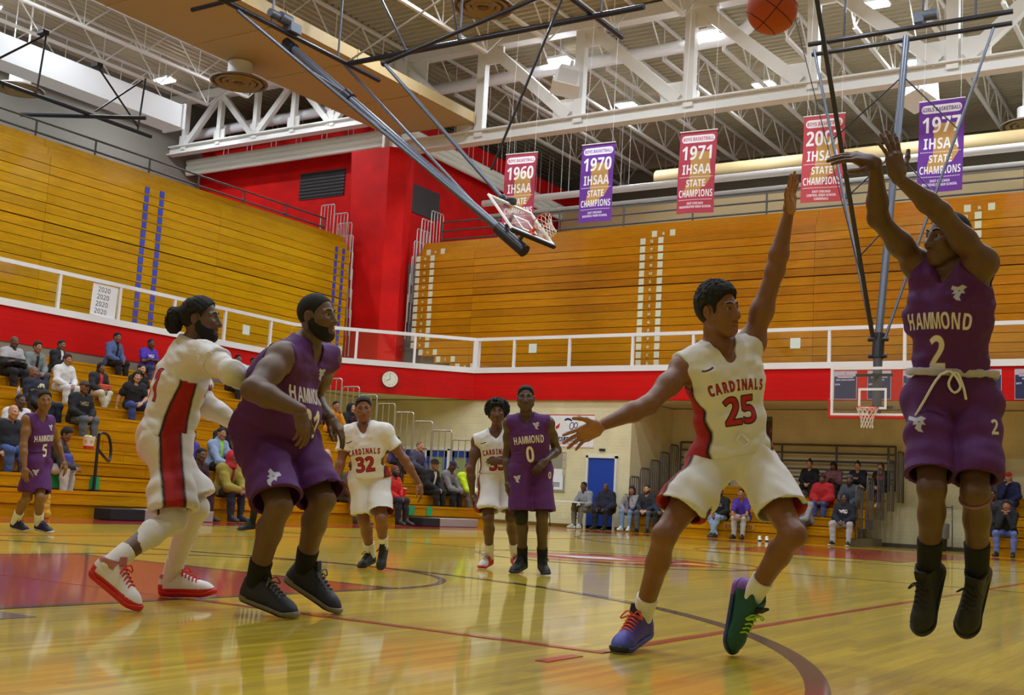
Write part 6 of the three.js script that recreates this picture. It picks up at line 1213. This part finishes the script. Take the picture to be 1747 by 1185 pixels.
  { side: 'R', row: 4, at: -3.05, label: 'girl in a dusty pink sweater looking down on the top row', top: [116, 72, 82], legs: [30, 28, 30], hair: 'long', skin: 'm', s: .9, nod: .5, lean: .25, arms: 'phone', shoes: [216, 214, 214] },
  { side: 'R', row: 4, at: -2.4, label: 'girl in navy with a topknot and cream trousers looking at a phone', top: [26, 26, 38], legs: [196, 184, 156], hair: 'topbun', skin: 'l', arms: 'phone', s: .92, extra: phone },
  { side: 'R', row: 4, at: -1.75, label: 'girl in black with a red chest emblem, right end of the top row', top: [20, 19, 22], print: [206, 60, 60], legs: [52, 52, 80], hair: 'long', hairCol: [60, 40, 28], skin: 'l', s: .92, shoes: [220, 216, 212], ext: .1, turn: -.2 },
  { side: 'R', row: 2, at: -2.95, label: 'man in a red puffer jacket and jeans', top: [168, 22, 28], legs: [62, 72, 124], hair: 'beanie', hat: 1, hairCol: [50, 24, 30], skin: 'd', puff: .055, arms: 'lap', fat: 1.1, collar: 1 },
  { side: 'R', row: 2, at: -2.2, label: 'man in a teal grey hooded coat beside the red puffer jacket', top: [62, 70, 78], legs: [66, 84, 120], hair: 'beanie', hat: 1, hairCol: [70, 62, 72], beard: 1, skin: 'd', puff: .035, lean: .2 },
  { side: 'R', row: 0, at: -2.98, label: 'bearded man in a light grey hoodie and purple beanie', top: [136, 136, 140], legs: [80, 78, 88], hair: 'beanie', hat: 1, hairCol: [58, 44, 58], beard: 1, skin: 'm', lean: .2, arms: 'knees', turn: -.2, shoes: [54, 50, 54] },
  { side: 'R', row: 0, at: -1.95, label: 'heavy man in a navy lettered hoodie and light grey sweatpants', top: [26, 28, 42], print: [226, 226, 230], legs: [170, 164, 176], hair: 'hood', hat: 1, hairCol: [26, 28, 42], skin: 'd', fat: 1.2, spread: .22, arms: 'lap', shoes: [30, 30, 30], sole: [200, 196, 190] },
  { side: 'R', row: 3, at: 1.6, label: 'man in a red cap and navy coat at the right edge', top: [30, 36, 78], legs: [34, 40, 84], hair: 'cap', hat: 1, hairCol: [190, 24, 24], beard: [120, 112, 106], skin: 'l', armR: 'chin', armL: 'lap', collar: 1, fat: 1.1 },
  { side: 'R', row: 1, at: 1.5, label: 'person in a dark jacket below the red cap', top: [24, 24, 30], yoke: [44, 42, 48], legs: [30, 30, 36], hair: 'short', skin: 'd', turn: -.2 },
  { side: 'R', row: 0, at: 1.92, label: 'man in black with blue jeans holding his hands to his mouth', top: [20, 19, 22], legs: [92, 104, 166], hair: 'beanie', hat: 1, hairCol: [30, 24, 22], skin: 't', arms: 'chin', lean: .2, spread: .2, shoes: [24, 24, 26], fwdOff: .05 },
  { side: 'R', row: 0, at: 2.75, label: 'person in pale jeans cut off by the right edge', top: [40, 40, 46], legs: [150, 166, 196], hair: 'fade', skin: 'd', shoes: [190, 180, 60] },
].forEach(spectator);
// the referee half hidden behind the heavyset player
person('referee', { H: 1.82, skin: [120, 84, 60], label: 'referee in black trousers half hidden behind the heavyset player', hair: 'short', team: 'referee', num: '', top: 'tee', shortLen: .8, hem: -.02, socks: 'black', leggings: { r: 1.95, l: 1.95 }, legCol: [20, 19, 22], shoes: blackShoe, band: [16, 16, 18] });

// ---------------------------------------------------------------- small things around the court
{
  const t = thing('popcorn_bucket', 'red and white popcorn bucket on the bleacher step', 'popcorn bucket');
  const g = new THREE.CylinderGeometry(.115, .085, .24, 4, 1, true); g.rotateY(Math.PI / 4);
  mesh('bucket', g, std(0xffffff, .6, { map: canvasTex(256, 128, (x, w, h) => { x.fillStyle = '#e6dcd8'; x.fillRect(0, 0, w, h); x.fillStyle = '#c8262c'; x.fillRect(0, 92, w, 36); for (let i = 0; i < 4; i++) { x.fillStyle = '#e0b050'; x.beginPath(); x.ellipse(32 + i * 64, 52, 14, 22, 0, 0, 7); x.fill(); } }), side: THREE.DoubleSide }), t);
  const k = new Field(V(-.1, .05, -.1), V(.1, .2, .1), .008); for (let i = 0; i < 60; i++) k.ball(V(rr(-.07, .07), .1 + rr(0, .035), rr(-.07, .07)), rr(.012, .018), .006); mesh('popcorn', k.mesh(), crowdMat([226, 206, 140]), t).userData.kind = 'stuff';
  t.position.copy(P(LX - RUN * 3 - .12, 13.35, seatZ(3) + .12));
}
{
  const t = thing('water_bottle', 'clear water bottle with a lilac label on the bleacher', 'bottle');
  mesh('bottle', new THREE.LatheGeometry([[0, 0], [.032, 0], [.034, .14], [.03, .17], [.013, .2], [.013, .215]].map(p => new THREE.Vector2(...p)), 20), std(srgb(196, 200, 206), .2), t);
  mesh('bottle_label', new THREE.CylinderGeometry(.0348, .0348, .06, 20, 1, true).translate(0, .09, 0), crowdMat([150, 140, 190], .5), t); mesh('bottle_cap', new THREE.CylinderGeometry(.015, .015, .02, 14).translate(0, .222, 0), WHTM(), t);
  t.position.copy(P(LX - RUN * 7 - .1, 13.55, seatZ(7)));
}
function WHTM() { return crowdMat([226, 224, 226], .5); }
{
  const t = thing('duffel_bag', 'yellow canvas bag leaning at the foot of the left bleacher', 'bag');
  const k = new Field(V(-.2, -.05, -.2), V(.2, .5, .2), .014); k.capsule(V(0, .1, 0), V(.02, .34, 0), .1, .085, .03).capsule(V(-.03, .06, .03), V(.04, .06, -.03), .08, .08, .03); k.cut(V(0, 0, 0), V(0, -1, 0)); mesh('bag_body', wrinkle(k.mesh(), .02, 20), crowdMat([196, 158, 52]), t);
  mesh('strap', tube([V(.02, .42, 0), V(.08, .5, .03), V(.13, .38, .02), V(.09, .25, .05)], .01, 20, 6), crowdMat([150, 118, 40]), t); t.position.copy(P(-9.22, 10.85, 0));
}
{
  const t = thing('folding_table', 'white folding table with black legs by the bulletin board', 'table');
  mesh('table_top', new RoundedBoxGeometry(1.3, .035, .55, 2, .012).translate(0, .74, 0), M.white, t);
  for (const x of [-.5, .5]) { mesh('leg', pipe([V(x, .73, -.2), V(x + .06, .02, -.22)], .014, .05, 6), M.blackPipe, t); mesh('leg', pipe([V(x, .73, .2), V(x + .06, .02, .22)], .014, .05, 6), M.blackPipe, t); mesh('brace', bar(V(x, .3, -.2), V(x, .3, .2), .01, 6), M.blackPipe, t); }
  t.position.copy(P(-9.95, 28.5, 0)); t.rotation.y = .1;
}
{
  const t = thing('folding_chair', 'black folding chair beside the white table', 'chair');
  mesh('seat', new RoundedBoxGeometry(.4, .03, .38, 2, .01).translate(0, .45, 0), std(srgb(60, 60, 70), .5), t); mesh('backrest', new RoundedBoxGeometry(.4, .2, .025, 2, .01).rotateX(-.15).translate(0, .78, -.22), std(srgb(70, 72, 90), .5), t);
  for (const x of [-.2, .2]) { mesh('leg', pipe([V(x, .88, -.24), V(x, .45, -.1), V(x, .01, .22)], .012, .08, 6), M.blackPipe, t); mesh('leg', pipe([V(x * .9, .46, .1), V(x * .9, .01, -.26)], .012, .05, 6), M.blackPipe, t); }
  t.position.copy(P(-10.35, 27.6, 0)); t.rotation.y = .5;
}
{
  const t = thing('trash_can', 'dark trash can with a clear liner standing by the recess wall', 'trash can');
  mesh('can', new THREE.LatheGeometry([[0, 0], [.26, 0], [.27, .02], [.31, .62], [.33, .64], [.31, .66], [.29, .64]].map(p => new THREE.Vector2(...p)), 28), std(srgb(58, 52, 52), .6), t);
  mesh('liner', new THREE.LatheGeometry([[.285, .3], [.335, .34], [.345, .62], [.35, .7], [.32, .72], [.29, .6]].map(p => new THREE.Vector2(...p)), 24), std(srgb(150, 144, 148), .35), t);
  t.position.copy(P(-.28, 31.4, 0));
}
{
  const t = thing('camera_tripod', 'folded black tripods standing behind the trash can', 'tripod');
  for (const [x, d] of [[0, -.1], [.14, .12], [-.1, .02]]) mesh('leg', bar(V(x, .0, .05), V(x * .3 + d * .3, 1.6, -.05), .028, 8), M.blackPipe, t);
  mesh('tripod_head', [new RoundedBoxGeometry(.14, .12, .14, 2, .02).translate(0, 1.62, -.05), new RoundedBoxGeometry(.2, .1, .12, 2, .02).translate(.2, 1.42, 0), bar(V(0, 1.6, -.05), V(.24, 1.45, .0), .015, 6)], M.blackPipe, t);
  mesh('cart_frame', [bar(V(-.2, .02, .1), V(-.16, 1.2, -.1), .015, 6), bar(V(.6, .02, .1), V(.55, 1.2, -.1), .015, 6), bar(V(-.16, 1.15, -.1), V(.55, 1.15, -.1), .015, 6)], M.railGrey, t);
  t.position.copy(P(-.55, 31.9, 0));
}
{
  const t = thing('sneakers', 'white sneakers with dark soles left before the recess bleacher', 'shoes'); t.name = 'sneaker_pair';
  for (const s of [-.09, .09]) { const sg = shoeGeo(.011, true), sh = mesh('shoe', sg.upper.clone().translate(s, 0, 0), WHTM(), t); mesh('sole', sg.sole.clone().translate(s, 0, 0), crowdMat([40, 30, 60], .6), sh); }
  t.position.copy(P(-3.95, 28.6, 0)); t.rotation.y = .4;
}
{ // stencilled word on the front board
  const g = new THREE.PlaneGeometry(.9, .13); g.translate(-4.75, .34, -28.895); const b = scene.getObjectByName('lower_bleacher_001');
  mesh('stencil_word', g, std(0xffffff, .5, { map: canvasTex(256, 48, (x, w, h) => { x.fillStyle = '#b27a1c'; x.fillRect(0, 0, w, h); label(x, 'ESCORTED', 128, 26, 44, '#4a2a12', { sx: 1 }); }) }), b);
}
renderer.render(scene, camera);
